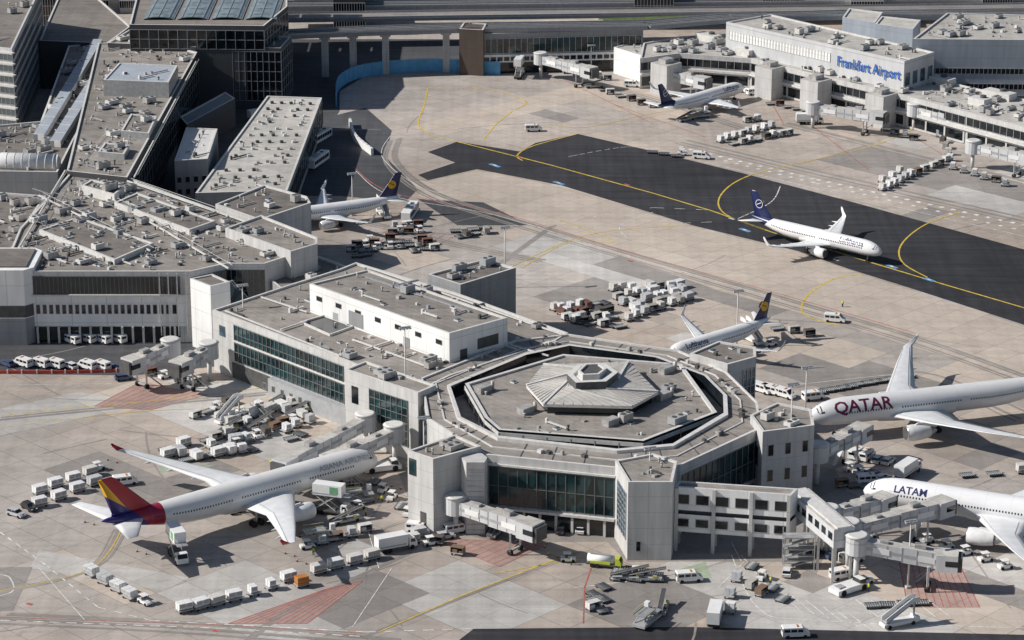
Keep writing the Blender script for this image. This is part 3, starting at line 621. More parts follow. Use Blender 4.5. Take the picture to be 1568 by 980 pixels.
# ---------------------------------------------------------------- north pier
nb = MB()
fr = [(980, 90), (1040, 82), (1150, 90), (1237, 112), (1390, 148), (1480, 172), (1640, 214)]
bk = [(1640, 168), (1480, 132), (1400, 112), (1240, 78), (1110, 52), (1040, 56), (985, 66)]
q = PL(fr + bk, 10); nb.prism(q, 0, 9.6, M_conc, M_rooflt, .5)
for i in range(6):
    a_, b_ = Vector(q[i]), Vector(q[i + 1]); L = (b_ - a_).length; nc = max(3, int(L / 2.6))
    nb.facade(a_, b_, 6, 8.6, M_glassd, M_steel, nc, 1, .01, .99); nb.facade(a_, b_, .6, 4.2, M_glassd, M_conc, max(2, nc // 3), 1, .02, .98, .6, .3)
    nb.wbox(a_, b_, 0, L, 4.6, 5.3, 0, 1.0, M_trim)
clutter(nb, q, 9.6, 190, 61, .25)
q = PL([(1112, 34), (1385, 94), (1431, 80), (1180, 22)], 19); nb.prism(q, 8, 18.6, M_bridge, M_rooflt, .5); clutter(nb, q, 18.6, 40, 62, .2)
nb.facade(q[0], q[1], 13.6, 16.4, M_white, M_trim, 34, 1, .02, .6); SG = (q[0], q[1])
nb.wins(q[1], q[2], 11, 15, 4, .6, M_glassb)
for (u, v, w) in [(1085, 62, 8), (1300, 112, 10), (1140, 84, 7), (1440, 128, 9), (1530, 150, 10), (1250, 92, 8), (1370, 124, 6), (1500, 160, 6)]:
    c = S(u, v, 9.6); nb.box(c, (w, 4, 2.2), M_trim, rad(-45)); nb.tube(c + Vector((1, 0, 2.2)), c + Vector((1, 0, 2.9)), 1.0, 1.0, 12, M_ventd)
for (u, v) in [(1020, 97), (1180, 102), (1350, 144), (1250, 122)]:
    c = S(u, v, 10); nb.box((c.x, c.y, 0), (7, 7, 10.3), M_conc, rad(45), M_rooflt); nb.box((c.x, c.y, 10.3), (4, 3, 1.4), M_vent, rad(45))
nb.build('north_pier_building')
rb = MB(); q = PL([(1398, 60), (1640, 62), (1640, 25), (1450, 20)], 22); rb.prism(q, 0, 21.6, M_blug, M_rooflt, .5)
for z in (6, 11): rb.facade(q[0], q[1], z, z + 1.8, M_glassd, M_steel, 30, 1, .15, .99)
rb.wins(q[0], q[1], .5, 4, 12, .7, M_ventd); clutter(rb, q, 21.6, 50, 71, .3)
q = PL([(1340, 36), (1398, 44), (1410, 30), (1350, 24)], 18); rb.prism(q, 0, 17.5, M_blug, M_rooflt, .4)
q = PL([(1290, 26), (1340, 34), (1352, 18), (1300, 12)], 18); rb.prism(q, 0, 17.5, M_blug, M_rooflt, .4)
rb.build('cargo_building')
db = random.Random(12)
for k in range(26):
    mb = MB(); u = -80 + k * 66 + db.uniform(-8, 8); v = db.uniform(-40, -8); h = db.uniform(6, 14); w = db.uniform(40, 62)
    q = PL([(u, v + 8), (u + w, v + 8), (u + w - 4, v - 14), (u + 4, v - 16)], h); mb.prism(q, 0, h, db.choice([M_grey, M_conc, M_dark, M_white]), db.choice([M_roof, M_roof2, M_rooflt]), .4)
    mb.facade(ccw(q)[0], ccw(q)[1], 2, h - 1.5, M_glassd, M_trim, 12, max(1, int(h / 4))); clutter(mb, q, h, 10, k, .3); mb.build('warehouse_building')
gr = MB(); gr.beam(S(925, 33, 11), S(1065, 28, 11), 7, .3, M_grass); gr.build('grass')

def wallrun(name, pts, h, m, post=None, curve=True, th=.15):
    mb = MB(); p = [S(u, v) for u, v in pts]; p = crom(p, 6) if curve else p
    for i in range(len(p) - 1): mb.beam(p[i], p[i + 1], th, h, m); (mb.box((p[i].x, p[i].y, 0), (.3, .3, h + .2), post) if post else None)
    return mb.build(name)
wallrun('blue_site_fence', [(515, 163), (520, 136), (558, 118), (640, 110), (700, 111), (766, 115)], 4.4, M_fence, M_fence)
wallrun('blast_barrier', [(536, 192), (544, 216), (570, 238)], 2.2, M_pw, M_trim, th=.8)
wallrun('red_white_barrier', [(-20, 572), (100, 572), (205, 569)], .8, mat('barrier_red', (.5, .08, .06)), M_pw, True)

# ---------------------------------------------------------------- airliners
ST = [(0, .05, .80), (.02, .17, .74), (.05, .30, .62), (.12, .55, .40), (.2, .78, .2), (.28, .94, .05), (.35, 1, 0), (.5, 1, 0), (.7, 1, 0), (.87, 1, 0), (.91, .95, -.02), (.94, .85, -.07), (.965, .69, -.13), (.983, .49, -.19), (.994, .28, -.24), (1.0, .05, -.27)]
def stn(x):
    for i in range(len(ST) - 1):
        if ST[i][0] <= x <= ST[i + 1][0]:
            t = (x - ST[i][0]) / (ST[i + 1][0] - ST[i][0]); return [ST[i][k] + (ST[i + 1][k] - ST[i][k]) * t for k in (1, 2)]
    return ST[-1][1:]
def livery(name, base, kind, L, zc, R, rough=.3):
    m, nt, b = newmat(name); tc = N(nt, 'ShaderNodeTexCoord'); sp = N(nt, 'ShaderNodeSeparateXYZ'); nt.links.new(tc.outputs['Object'], sp.inputs[0])
    x, z = sp.outputs[0], sp.outputs[2]
    f = mrange(nt, noise(nt, mapping(nt, 0, (.3, 1, 1)), .8, 4), .3, .7, .95, 1.04); c = mix(nt, 1.0, base, f, 'MULTIPLY')
    def below(val, thr, col, cc): return mix(nt, mathn(nt, 'LESS_THAN', val, thr), cc, col)
    if kind == 'blue': c = below(mathn(nt, 'SUBTRACT', x, mathn(nt, 'MULTIPLY', mathn(nt, 'SUBTRACT', z, zc), 1.1)), .13 * L, (.012, .02, .09), c)
    if kind == 'asi':
        c = below(x, .20 * L, (.30, .02, .05), c)
        c = below(mathn(nt, 'ADD', x, mathn(nt, 'MULTIPLY', mathn(nt, 'SUBTRACT', z, zc), .9)), .145 * L, (.04, .03, .16), c)
    if kind == 'latam': c = below(x, .1 * L, (.05, .02, .2), c)
    sm = mathn(nt, 'LESS_THAN', mathn(nt, 'FRACT', mathn(nt, 'MULTIPLY', x, .19)), .012); c = mix(nt, mathn(nt, 'MULTIPLY', sm, .3), c, (.3, .3, .3))
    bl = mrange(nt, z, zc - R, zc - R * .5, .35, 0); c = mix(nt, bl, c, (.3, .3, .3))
    nt.links.new(c, b.inputs['Base Color']); b.inputs['Roughness'].default_value = rough; b.inputs['Specular IOR Level'].default_value = .5
    return m
def finmat(name, kind, L, zc, R, ztip, hz):
    m, nt, b = newmat(name); tc = N(nt, 'ShaderNodeTexCoord'); sp = N(nt, 'ShaderNodeSeparateXYZ'); nt.links.new(tc.outputs['Object'], sp.inputs[0])
    x, z = sp.outputs[0], sp.outputs[2]; zr = zc + .6 * R
    if kind == 'asi':
        sl = (.17 - .05) * L / (ztip - zr)
        d = mathn(nt, 'SUBTRACT', mathn(nt, 'SUBTRACT', .17 * L, mathn(nt, 'MULTIPLY', mathn(nt, 'SUBTRACT', z, zr), sl * .86)), x)
        d = mathn(nt, 'MULTIPLY', d, 1 / (.17 * L)); cr = N(nt, 'ShaderNodeValToRGB'); cr.color_ramp.interpolation = 'CONSTANT'; e = cr.color_ramp.elements
        e.new(.5); e.new(.6); e[0].color = (.34, .015, .03, 1); e[0].position = 0; e[1].position = .36; e[1].color = (.72, .40, .03, 1); e[2].position = .60; e[2].color = (.30, .27, .25, 1); e[3].position = .98; e[3].color = (.3, .27, .25, 1)
        nt.links.new(d, cr.inputs[0]); c = cr.outputs[0]
        c = mix(nt, mathn(nt, 'LESS_THAN', mathn(nt, 'ADD', z, mathn(nt, 'MULTIPLY', x, .75)), zc + R * 1.0 + 5.2), c, (.04, .03, .16))
        nt.links.new(c, b.inputs['Base Color'])
    else:
        col = {'blue': (.012, .02, .09), 'blueold': (.012, .02, .09), 'qat': (.16, .02, .06), 'latam': (.07, .02, .25)}[kind]
        f = mrange(nt, noise(nt, mapping(nt), 1), .3, .7, .9, 1.1); nt.links.new(mix(nt, 1.0, col, f, 'MULTIPLY'), b.inputs['Base Color'])
    b.inputs['Roughness'].default_value = .3; return m
AF = [(1, 0), (.75, .035), (.45, .065), (.2, .065), (.05, .035), (0, 0), (.05, -.02), (.25, -.04), (.6, -.03)]
def section(xle, y, z, ch, th=1.0, vertical=False):
    return [(xle - x * ch, y, z + t * ch * th) for x, t in AF] if not vertical else [(xle - x * ch, t * ch * th, z) for x, t in AF]
M_wing = mat('wing_grey', (.70, .71, .72), .35, 0, .08, .5, .5); M_eng = mat('nacelle_white', (.76, .76, .76), .3); M_lip = mat('intake_lip_metal', (.7, .7, .7), .25, .9)
M_win = mat('cabin_window', (.03, .035, .05), .2); M_navy = mat('title_navy', (.02, .03, .11), .4); M_maroon = mat('title_maroon', (.12, .015, .05), .4); M_tred = mat('title_red', (.4, .03, .05), .4)
M_gold = mat('logo_gold', (.7, .38, .02), .4); M_slat = mat('slat_metal', (.5, .51, .52), .3, .5); M_door = mat('door_seam', (.5, .5, .5), .4)
def textmesh(s, size, bold=.012):
    cu = bpy.data.curves.new('t', 'FONT'); cu.body = s; cu.size = size; cu.resolution_u = 2; cu.offset = size * bold
    o = bpy.data.objects.new('t', cu); bpy.context.scene.collection.objects.link(o); bpy.context.view_layer.update()
    me = bpy.data.meshes.new_from_object(o.evaluated_get(bpy.context.evaluated_depsgraph_get())); bpy.data.objects.remove(o)
    bm = bmesh.new(); bm.from_mesh(me); bmesh.ops.triangulate(bm, faces=bm.faces)
    for k in range(-4, 14):
        y = k * size / 7; bmesh.ops.bisect_plane(bm, geom=bm.verts[:] + bm.edges[:] + bm.faces[:], plane_co=(0, y, 0), plane_no=(0, 1, 0))
    vs = [v.co.copy() for v in bm.verts]; bm.verts.index_update(); fs = [tuple(v.index for v in f.verts) for f in bm.faces]; bm.free()
    return vs, fs
def airliner(nose, tail, L, span, R, zc, ztip, kind, titles=(), base=(.82, .82, .82), wide=False, sweep=28, er=1.25, xrf=None):
    pn = S(*nose, zc - .27 * R); pt = S(*tail, zc + .8 * R); d = (pn - pt); d.z = 0; d.normalize(); mid = (pn + pt) / 2; org = mid - d * L / 2; rz = math.atan2(d.y, d.x)
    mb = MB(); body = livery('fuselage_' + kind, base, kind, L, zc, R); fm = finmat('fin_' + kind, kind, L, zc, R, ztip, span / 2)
    def sf(x, th, k=1.0):
        r, dz = stn(min(max(x / L, 0), 1)); return (x, R * r * cos(th) * k, zc + dz * R + R * r * sin(th) * k)
    xr = (xrf or (.67 if wide else .665)) * L; dx_ = xr / L - .667
    NR = 32; mb.loft([[sf(s_[0] * L, 2 * math.pi * k / NR) for k in range(NR)] for s_ in ST], body)
    mb.loft([[(x + dx_ * L, R * .98 * w * cos(t), zc - .35 * R + R * .82 * w * sin(t)) for t in [2 * math.pi * k / 16 for k in range(16)]] for x, w in ((.36 * L, .5), (.42 * L, .98), (.5 * L, 1.04), (.62 * L, 1.04), (.68 * L, .9), (.71 * L, .4))], body)
    hs = span / 2; tg = math.tan(rad(sweep)); zr = zc - .55 * R; cr = .185 * L if not wide else .2 * L
    def xle(y): return xr - tg * (y - R * .5) if y < hs * .9 else xr - tg * (hs * .9 - R * .5) - (y - hs * .9) * tg * 1.25
    def zz(y): return zr + .085 * (y - R * .5) + (.0009 * y * y)
    for sg in (1, -1):
        yk = hs * .36; ck = cr - (tg * (yk - R * .5)) * .98; ck = max(ck, .105 * L); ct = .034 * L
        def chd(y): return lerp(cr * .98, ck, (y - R * .95) / (yk - R * .95)) if y < yk else lerp(ck, ct, (y - yk) / (hs * .96 - yk))
        secs = [section(xr + .02 * L, sg * R * .3, zr, cr * 1.08, .9), section(xle(R * .95), sg * R * .95, zz(R * .95), cr * .98, .9), section(xle(yk), sg * yk, zz(yk), ck, .75), section(xle(hs * .7), sg * hs * .7, zz(hs * .7), lerp(ck, ct, .57), .6), section(xle(hs * .96), sg * hs * .96, zz(hs * .96), ct, .5)]
        tipz = zz(hs * .96)
        if wide: secs += [section(xle(hs) - .6, sg * hs * .985, tipz + .5, ct * .8, .4), section(xle(hs) - 2.2, sg * hs * 1.0, tipz + 1.5, ct * .45, .4), section(xle(hs) - 3.0, sg * hs * 1.005, tipz + 2.1, ct * .2, .4)]
        else: secs += [section(xle(hs) + .3, sg * hs * .985, tipz + .5, ct * .85, .4), section(xle(hs) - .7, sg * hs * 1.0, tipz + 1.6, ct * .6, .4), section(xle(hs) - 1.3, sg * hs * 1.01, tipz + 2.6, ct * .35, .4)]
        mb.loft(secs, M_wing, True, True, mf=(lambda k: M_wing if k < 4 else (M_tred if kind == 'asi' and k > 4 else M_wing if kind in ('asi', 'qat') else body)))
        for ya, yb in ((R * 1.1, yk), (yk, hs * .7), (hs * .7, hs * .93)):
            for fr_, wd_, mm, up_ in ((.74, .09, M_mull, .036), (.08, .10, M_slat, .045)):
                pts = []
                for y, s_ in ((ya, 0), (yb, 0), (yb, 1), (ya, 1)):
                    ch = chd(y); th_ = .9 if y < yk * .99 else (.75 if y < hs * .5 else .6); pts.append((xle(y) - fr_ * ch - s_ * wd_ * (1 if wide else .8), sg * y, zz(y) + up_ * ch * th_ + .05 + (.02 * ch * th_ if fr_ < .2 else 0)))
                mb.face(pts, mm)
        for fy in (.45, .62, .78):
            y = hs * fy; c_ = chd(y); x0 = xle(y) - c_ * .7; mb.loft([[(x0 + dx, sg * y + r_ * cos(t), zz(y) - .25 + r_ * sin(t)) for t in [k * math.pi / 3 for k in range(6)]] for dx, r_ in ((1.6, .05), (.6, .3), (-1.0, .28), (-2.4, .04))], M_wing)
        ey = hs * (.325 if not wide else .315); ex = xle(ey) + er * 2.4; ez = zz(ey) - er * 1.2
        pr = [(0, .80), (-.0, .9), (-.12, .98), (-.9, 1.06), (-2.0, 1.0), (-3.1, .8), (-3.3, .72)]
        def rg(x, r): return [(ex + x * er, sg * ey + r * er * cos(t), ez + r * er * sin(t)) for t in [2 * math.pi * k / 20 for k in range(20)]]
        mb.loft([rg(*p) for p in pr], M_eng, False, True, mf=lambda k: M_lip if k < 2 else M_eng)
        mb.loft([rg(0, .80), rg(-.3, .78), rg(-.6, .78)], M_ventd, True); mb.loft([rg(-.55, .25), rg(-.3, .15), rg(-.15, .02)], M_pg)
        mb.loft([rg(-3.0, .66), rg(-3.9, .42), rg(-4.3, .1)], M_steel)
        px = ex - er * 1.0; mb.hexa([(px, sg * ey - .2, ez + er * .9), (px - er * 3.2, sg * ey - .2, ez + er * .5), (px - er * 3.2, sg * ey + .2, ez + er * .5), (px, sg * ey + .2, ez + er * .9)],
            [(px - er * .6, sg * ey - .15, zz(ey) + .1), (px - er * 4, sg * ey - .15, zz(ey)), (px - er * 4, sg * ey + .15, zz(ey)), (px - er * .6, sg * ey + .15, zz(ey) + .1)], M_eng)
        zs = zc + .45 * R; hspan = hs * .345
        mb.loft([section(.135 * L, sg * R * .2, zs, .105 * L, .7), section(.13 * L - .3, sg * R * .6, zs, .095 * L, .7), section(.13 * L - hspan * .62, sg * hspan, zs + hspan * .1, .036 * L, .6)], M_wing)
        step = .55 if not wide else .64; x = .17 * L
        doors = [.895, .7, .45, .21] if wide else [.9, .17, .55]
        while x < .885 * L:
            if min(abs(x / L - dd) for dd in doors) > .014:
                w, h_ = .15, .2; t0 = .16; dt = h_ / R
                pts = [sf(x - w, t0 - dt, 1.004), sf(x + w, t0 - dt, 1.004), sf(x + w, t0 + dt, 1.004), sf(x - w, t0 + dt, 1.004)]
                mb.face([(p[0], p[1] * sg, p[2]) for p in pts], M_win)
            x += step
        for dd in doors:
            x = dd * L
            for (a0_, a1_, t0, t1) in ((-.55, -.49, -.28, .42), (.49, .55, -.28, .42), (-.55, .55, .40, .43)):
                pts = [sf(x + a0_, t0, 1.005), sf(x + a1_, t0, 1.005), sf(x + a1_, t1, 1.005), sf(x + a0_, t1, 1.005)]; mb.face([(p[0], p[1] * sg, p[2]) for p in pts], M_door)
        for (x0, x1, t0, t1) in ((.958, .972, .62, 1.35), (.951, .968, .42, .60)):
            for k in range(4):
                ta, tb_ = lerp(t0, t1, k / 4), lerp(t0, t1, (k + 1) / 4); pts = [sf(x0 * L, ta, 1.012), sf(x1 * L, ta, 1.012), sf(x1 * L, tb_, 1.012), sf(x0 * L, tb_, 1.012)]
                mb.face([(p[0], p[1] * sg, p[2]) for p in pts], M_win)
    zf = zc + .55 * R
    mb.loft([section(.20 * L, 0, zf, .17 * L, .45, True), section(.165 * L, 0, zf + R * .6, .13 * L, .6, True), section(.05 * L, 0, ztip - .3, .055 * L, .6, True), section(.04 * L, 0, ztip, .045 * L, .5, True)], fm)
    if kind in ('blue', 'blueold'):
        cz = lerp(zc + R, ztip, .5); cxx = .075 * L
        for sg in (1, -1):
            outer = [(cxx + 1.2 * cos(t), sg * .42, cz + 1.2 * sin(t)) for t in [2 * math.pi * k / 20 for k in range(20)]]; inn = [(cxx + 1.05 * cos(t), sg * .42, cz + 1.05 * sin(t)) for t in [2 * math.pi * k / 20 for k in range(20)]]
            if kind == 'blueold': mb.face(outer, M_gold)
            else:
                for k in range(20): mb.face([outer[k], outer[(k + 1) % 20], inn[(k + 1) % 20], inn[k]], M_pw)
            mb.beam((cxx - .8, sg * .44, cz - .4), (cxx + .7, sg * .44, cz + .35), .05, .2, M_pw if kind == 'blue' else M_navy)
    wr = .55 if not wide else .65
    mb.tube((.9 * L, 0, zc - R), (.9 * L, 0, wr), .15, .15, 8, M_pg)
    for s_ in (-.35, .35): mb.tube((.9 * L, s_ - .15, wr), (.9 * L, s_ + .15, wr), wr * .75, wr * .75, 14, M_rub)
    for sg in (1, -1):
        y = (R + 1.4) * sg * .95; gx = (.5 + dx_) * L; mb.tube((gx, y, zr), (gx, y, wr), .25, .2, 8, M_pg)
        for dx in ((-.9, .9) if wide else (0,)):
            for s_ in (-.5, .5): mb.tube((gx + dx, y + s_ - .2, wr), (gx + dx, y + s_ + .2, wr), wr, wr, 14, M_rub)
    for (txt, size, xc, th0, m, side) in titles:
        vs, fs = textmesh(txt, size, .02); w = max(v.x for v in vs)
        for f in fs:
            pts = []
            for i in f:
                v = vs[i]; x = xc + (v.x - w / 2) * (1 if side < 0 else -1); th = th0 + v.y / R
                p = sf(x, th, 1.008); pts.append((p[0], p[1] * (1 if side > 0 else -1), p[2]))
            mb.face(pts, m)
    mb.build('airliner', (org.x, org.y, 0), rz)
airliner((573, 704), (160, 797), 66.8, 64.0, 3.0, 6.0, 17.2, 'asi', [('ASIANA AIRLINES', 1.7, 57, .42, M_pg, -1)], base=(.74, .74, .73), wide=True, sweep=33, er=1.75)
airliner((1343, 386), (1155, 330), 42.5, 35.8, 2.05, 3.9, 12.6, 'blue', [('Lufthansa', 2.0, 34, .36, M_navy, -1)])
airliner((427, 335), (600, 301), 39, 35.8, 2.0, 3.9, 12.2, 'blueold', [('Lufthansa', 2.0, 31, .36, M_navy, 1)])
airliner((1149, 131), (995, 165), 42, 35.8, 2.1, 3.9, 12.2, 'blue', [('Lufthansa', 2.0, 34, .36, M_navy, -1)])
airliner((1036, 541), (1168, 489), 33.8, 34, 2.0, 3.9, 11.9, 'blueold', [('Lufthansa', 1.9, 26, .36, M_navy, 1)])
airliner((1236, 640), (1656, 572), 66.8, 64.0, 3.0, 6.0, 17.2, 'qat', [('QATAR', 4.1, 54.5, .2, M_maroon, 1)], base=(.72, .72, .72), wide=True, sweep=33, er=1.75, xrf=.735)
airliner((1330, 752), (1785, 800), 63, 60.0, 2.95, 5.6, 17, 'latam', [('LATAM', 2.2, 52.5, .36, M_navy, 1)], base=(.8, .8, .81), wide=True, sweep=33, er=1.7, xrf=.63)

vs, fs = textmesh('Frankfurt Airport', 4.6, .02); sg_ = MB(); w = max(v.x for v in vs); p0, p1 = Vector(SG[0]), Vector(SG[1]); e = (p1 - p0).normalized(); nrm = Vector((e.y, -e.x)); L = (p1 - p0).length
for f in fs:
    pts = []
    for i in f:
        c = p0 + e * (L * .64 + vs[i].x / w * L * .345) + nrm * .35; pts.append((c.x, c.y, 13.0 + vs[i].y))
    sg_.face(pts, M_bluesign)
sg_.build('airport_sign')

# ---------------------------------------------------------------- jet bridges
def jetbridge(p0, p1, z0=5.0, z1=4.6, w=3.0, split=.5):
    a = S(*p0, z0); b = S(*p1, z1); mb = MB(); d = (b - a).normalized(); L = (b - a).length; dh = Vector((d.x, d.y, 0)).normalized(); nrm = Vector((-dh.y, dh.x, 0))
    m = a + d * L * split
    mb.beam(a, m + d * 1, w * .86, 2.7, M_bridge, M_rooflt); mb.beam(m - Vector((0, 0, .2)), b - Vector((0, 0, .2)), w, 3.2, M_bridge, M_rooflt)
    for (s0, s1, ww, hh_) in ((0, split, w * .86, 2.7), (split, 1, w, 3.0)):
        nseg = max(2, int(L * (s1 - s0) / 2.4))
        for k in range(nseg + 1):
            c = a + d * L * (s0 + (s1 - s0) * k / nseg); mb.beam(c - dh * .06 - Vector((0, 0, .1)), c + dh * .06 - Vector((0, 0, .1)), ww + .14, hh_ + .05, M_steel)
        for sgn in (1, -1):
            p = a + d * L * (s0 + .02) + nrm * sgn * (ww / 2 + .02); q = a + d * L * (s1 - .02) + nrm * sgn * (ww / 2 + .02)
            mb.beam(p + Vector((0, 0, 1.0)), q + Vector((0, 0, 1.0)), .08, .6, M_pg)
            c1 = lerp(p, q, .35) + nrm * sgn * .06; c2 = lerp(p, q, .75) + nrm * sgn * .06; mb.beam(c1 + Vector((0, 0, .7)), c2 + Vector((0, 0, .7)), .08, 1.2, M_pw)
    c = lerp(a, b, .7); mb.box((c.x, c.y, c.z + 3.0), (2.2, 1.4, .8), M_vent, math.atan2(dh.y, dh.x)); c = lerp(a, b, .3); mb.box((c.x, c.y, c.z + 2.7), (1.6, 1.2, .5), M_vent, math.atan2(dh.y, dh.x))
    mb.tube((a.x, a.y, z0 - .4), (a.x, a.y, z0 + 3.3), 2.3, 2.3, 16, M_bridge, sm=False); mb.tube((a.x, a.y, z0 + 3.3), (a.x, a.y, z0 + 3.6), 2.5, 1.8, 16, M_trim); mb.tube((a.x, a.y, 0), (a.x, a.y, z0 - .4), .55, .55, 10, M_trim)
    mb.box((b.x, b.y, z1 - .4), (4.2, 4.0, 3.5), M_bridge, math.atan2(dh.y, dh.x), M_rooflt); c = b + dh * 2.3; mb.box((c.x, c.y, z1 - .3), (1.2, 3.4, 3.0), M_ventd, math.atan2(dh.y, dh.x)); c = b + dh * 1.0
    mb.box((c.x, c.y, z1 + .9), (2.6, 4.12, 1.1), M_glassd, math.atan2(dh.y, dh.x))
    g_ = a + d * L * .8
    for sgn in (1, -1):
        c = g_ + nrm * sgn * 1.6; mb.box((c.x, c.y, .6), (.4, .4, g_.z - .6), M_trim); mb.tube(c + nrm * .3 - Vector((0, 0, c.z - .6)), c - nrm * .3 - Vector((0, 0, c.z - .6)), .6, .6, 12, M_rub)
    mb.beam(g_ - nrm * 1.9 - Vector((0, 0, g_.z - .7)), g_ + nrm * 1.9 - Vector((0, 0, g_.z - .7)), .5, .4, M_pg)
    c = b - dh * 1 + nrm * 2.6
    mb.beam((c.x, c.y, z1 - .5), (c.x - dh.x * 5, c.y - dh.y * 5, 0), .9, .2, M_steel); mb.beam((c.x, c.y, z1 + .5), (c.x - dh.x * 5, c.y - dh.y * 5, 1), .06, .08, M_trim)
    mb.build('jet_bridge')
for a_ in [((698, 782), (812, 820), 5, 4.8), ((560, 655), (437, 722), 6, 5), ((604, 672), (510, 716), 6, 5), ((1252, 702), (1316, 672), 6, 5.2),
           ((1268, 800), (1350, 780), 7, 5.5), ((1300, 822), (1440, 786), 7, 5.5), ((1312, 843), (1450, 868), 7, 5), ((262, 540), (205, 566), 6, 5), ((320, 545), (278, 570), 6, 5),
           ((828, 96), (902, 116), 5, 4.5), ((1010, 118), (1075, 132), 5, 4.5), ((1245, 172), (1345, 186), 5, 4.6), ((1490, 232), (1575, 250), 5, 4.6), ((1400, 175), (1480, 195), 5, 4.6)]:
    jetbridge(*a_)

# ---------------------------------------------------------------- ground vehicles
def wheels(mb, xs, y, r, w=.25):
    for x in xs:
        for s_ in (-1, 1): mb.tube((x, s_ * y - w / 2, r), (x, s_ * y + w / 2, r), r, r, 12, M_rub)
def car_mesh():
    mb = MB(); W = .88
    mb.extr([(-2.15, .35), (-2.2, .85), (-1.9, 1.0), (.95, 1.0), (1.9, .85), (2.15, .6), (2.15, .35)], -W, W, M_car)
    b = [(-1.95, -.82, .99), (1.05, -.82, .99), (1.05, .82, .99), (-1.95, .82, .99)]; t = [(-1.55, -.66, 1.42), (.35, -.66, 1.42), (.35, .66, 1.42), (-1.55, .66, 1.42)]
    mb.hexa(b, t, M_glassd); mb.box((-.6, 0, 1.42), (1.95, 1.34, .06), M_car)
    for s_ in (-1, 1): mb.beam((-.55, s_ * .78, 1.0), (-.55, s_ * .68, 1.42), .1, .04, M_car)
    wheels(mb, (-1.35, 1.35), .8, .33)
    for s_ in (.55, -.55): mb.box((2.1, s_, .6), (.12, .35, .16), M_wht); mb.box((-2.15, s_, .7), (.1, .3, .15), M_red)
    return mb.build('car', mesh=True)
def van_mesh(m=M_pw):
    mb = MB(); mb.extr([(-2.6, .4), (-2.6, 2.0), (-2.45, 2.15), (1.2, 2.15), (1.95, 1.3), (2.55, 1.05), (2.65, .4)], -.96, .96, m)
    mb.face([(1.27, -.8, 2.1), (1.27, .8, 2.1), (1.98, .88, 1.35), (1.98, -.88, 1.35)], M_glassd)
    for s_ in (-1, 1):
        for x0, x1 in ((-2.3, -1.2), (-1.0, 0.1), (.3, 1.3)): mb.face([(x0, s_ * .98, 1.3), (x1, s_ * .98, 1.3), (x1 - (.1 if x1 > 1 else 0), s_ * .98, 1.85), (x0, s_ * .98, 1.85)], M_glassd)
    mb.face([(-2.62, -.7, 1.3), (-2.62, .7, 1.3), (-2.62, .7, 1.85), (-2.62, -.7, 1.85)], M_glassd); mb.box((.3, 0, 2.15), (.3, 1.0, .12), M_orange)
    wheels(mb, (-1.6, 1.7), .88, .36); return mb.build('van', mesh=True)
def bus_mesh():
    mb = MB(); mb.extr([(-6, .4), (-6, 2.8), (-5.8, 3.0), (5.7, 3.0), (6, 2.6), (6, .4)], -1.28, 1.28, M_pw)
    for s_ in (-1, 1):
        for k in range(7): mb.face([(-5.6 + k * 1.6, s_ * 1.3, 1.3), (-4.2 + k * 1.6, s_ * 1.3, 1.3), (-4.2 + k * 1.6, s_ * 1.3, 2.4), (-5.6 + k * 1.6, s_ * 1.3, 2.4)], M_glassd)
    mb.face([(6.02, -1.1, 1.2), (6.02, 1.1, 1.2), (6.02, 1.1, 2.5), (6.02, -1.1, 2.5)], M_glassd); mb.box((-1, 0, 3.0), (3, 1.6, .3), M_pg); mb.box((3, 0, 3.0), (1, 1, .15), M_ventd); wheels(mb, (-3.6, 3.8), 1.15, .5); return mb.build('bus', mesh=True)
def uld(mb, x, m):
    w = .68
    mb.hexa([(x - w, -.55, .7), (x + w, -.55, .7), (x + w, .9, .7), (x - w, .9, .7)], [(x - w, -.95, 1.2), (x + w, -.95, 1.2), (x + w, .9, 1.2), (x - w, .9, 1.2)], m)
    mb.box((x, -.025, 1.2), (1.36, 1.85, .95), m); mb.box((x, -.96, 1.3), (1.1, .04, .7), M_pg); mb.box((x + .69, 0, .8), (.03, .1, 1.3), M_pg); mb.box((x - .69, 0, .8), (.03, .1, 1.3), M_pg)
def cont_mesh():
    mb = MB(); mb.box((0, 0, .5), (3.0, 1.9, .18), M_pg); uld(mb, -.74, M_uld); uld(mb, .74, M_uld); wheels(mb, (-1.1, 1.1), .75, .25, .18); mb.beam((1.5, 0, .45), (2.3, 0, .35), .12, .1, M_ventd); return mb.build('container_dolly', mesh=True)
def cont1_mesh():
    mb = MB(); mb.box((0, 0, .5), (2.4, 2.0, .18), M_pg); uld(mb, 0, M_uld); wheels(mb, (-.8, .8), .8, .25, .18); mb.beam((1.2, 0, .45), (2.0, 0, .35), .12, .1, M_ventd); return mb.build('container_dolly', mesh=True)
def cart_mesh(load=True):
    mb = MB(); mb.box((0, 0, .45), (2.7, 1.5, .15), M_pg); mb.box((0, 0, 1.75), (2.7, 1.55, .1), M_cart); mb.box((-1.3, 0, .6), (.08, 1.5, 1.15), M_cart); mb.box((1.3, 0, .6), (.08, 1.5, 1.15), M_cart)
    mb.box((0, .73, .6), (2.5, .06, 1.15), M_cart); mb.box((-.5, -.1, .6), (1.1, 1.0, .7), M_cart); mb.box((.65, 0, .6), (.8, .9, .45), M_ventd); wheels(mb, (-1.0, 1.0), .65, .25, .15); mb.beam((1.35, 0, .4), (2.1, 0, .3), .1, .08, M_ventd); return mb.build('baggage_cart', mesh=True)
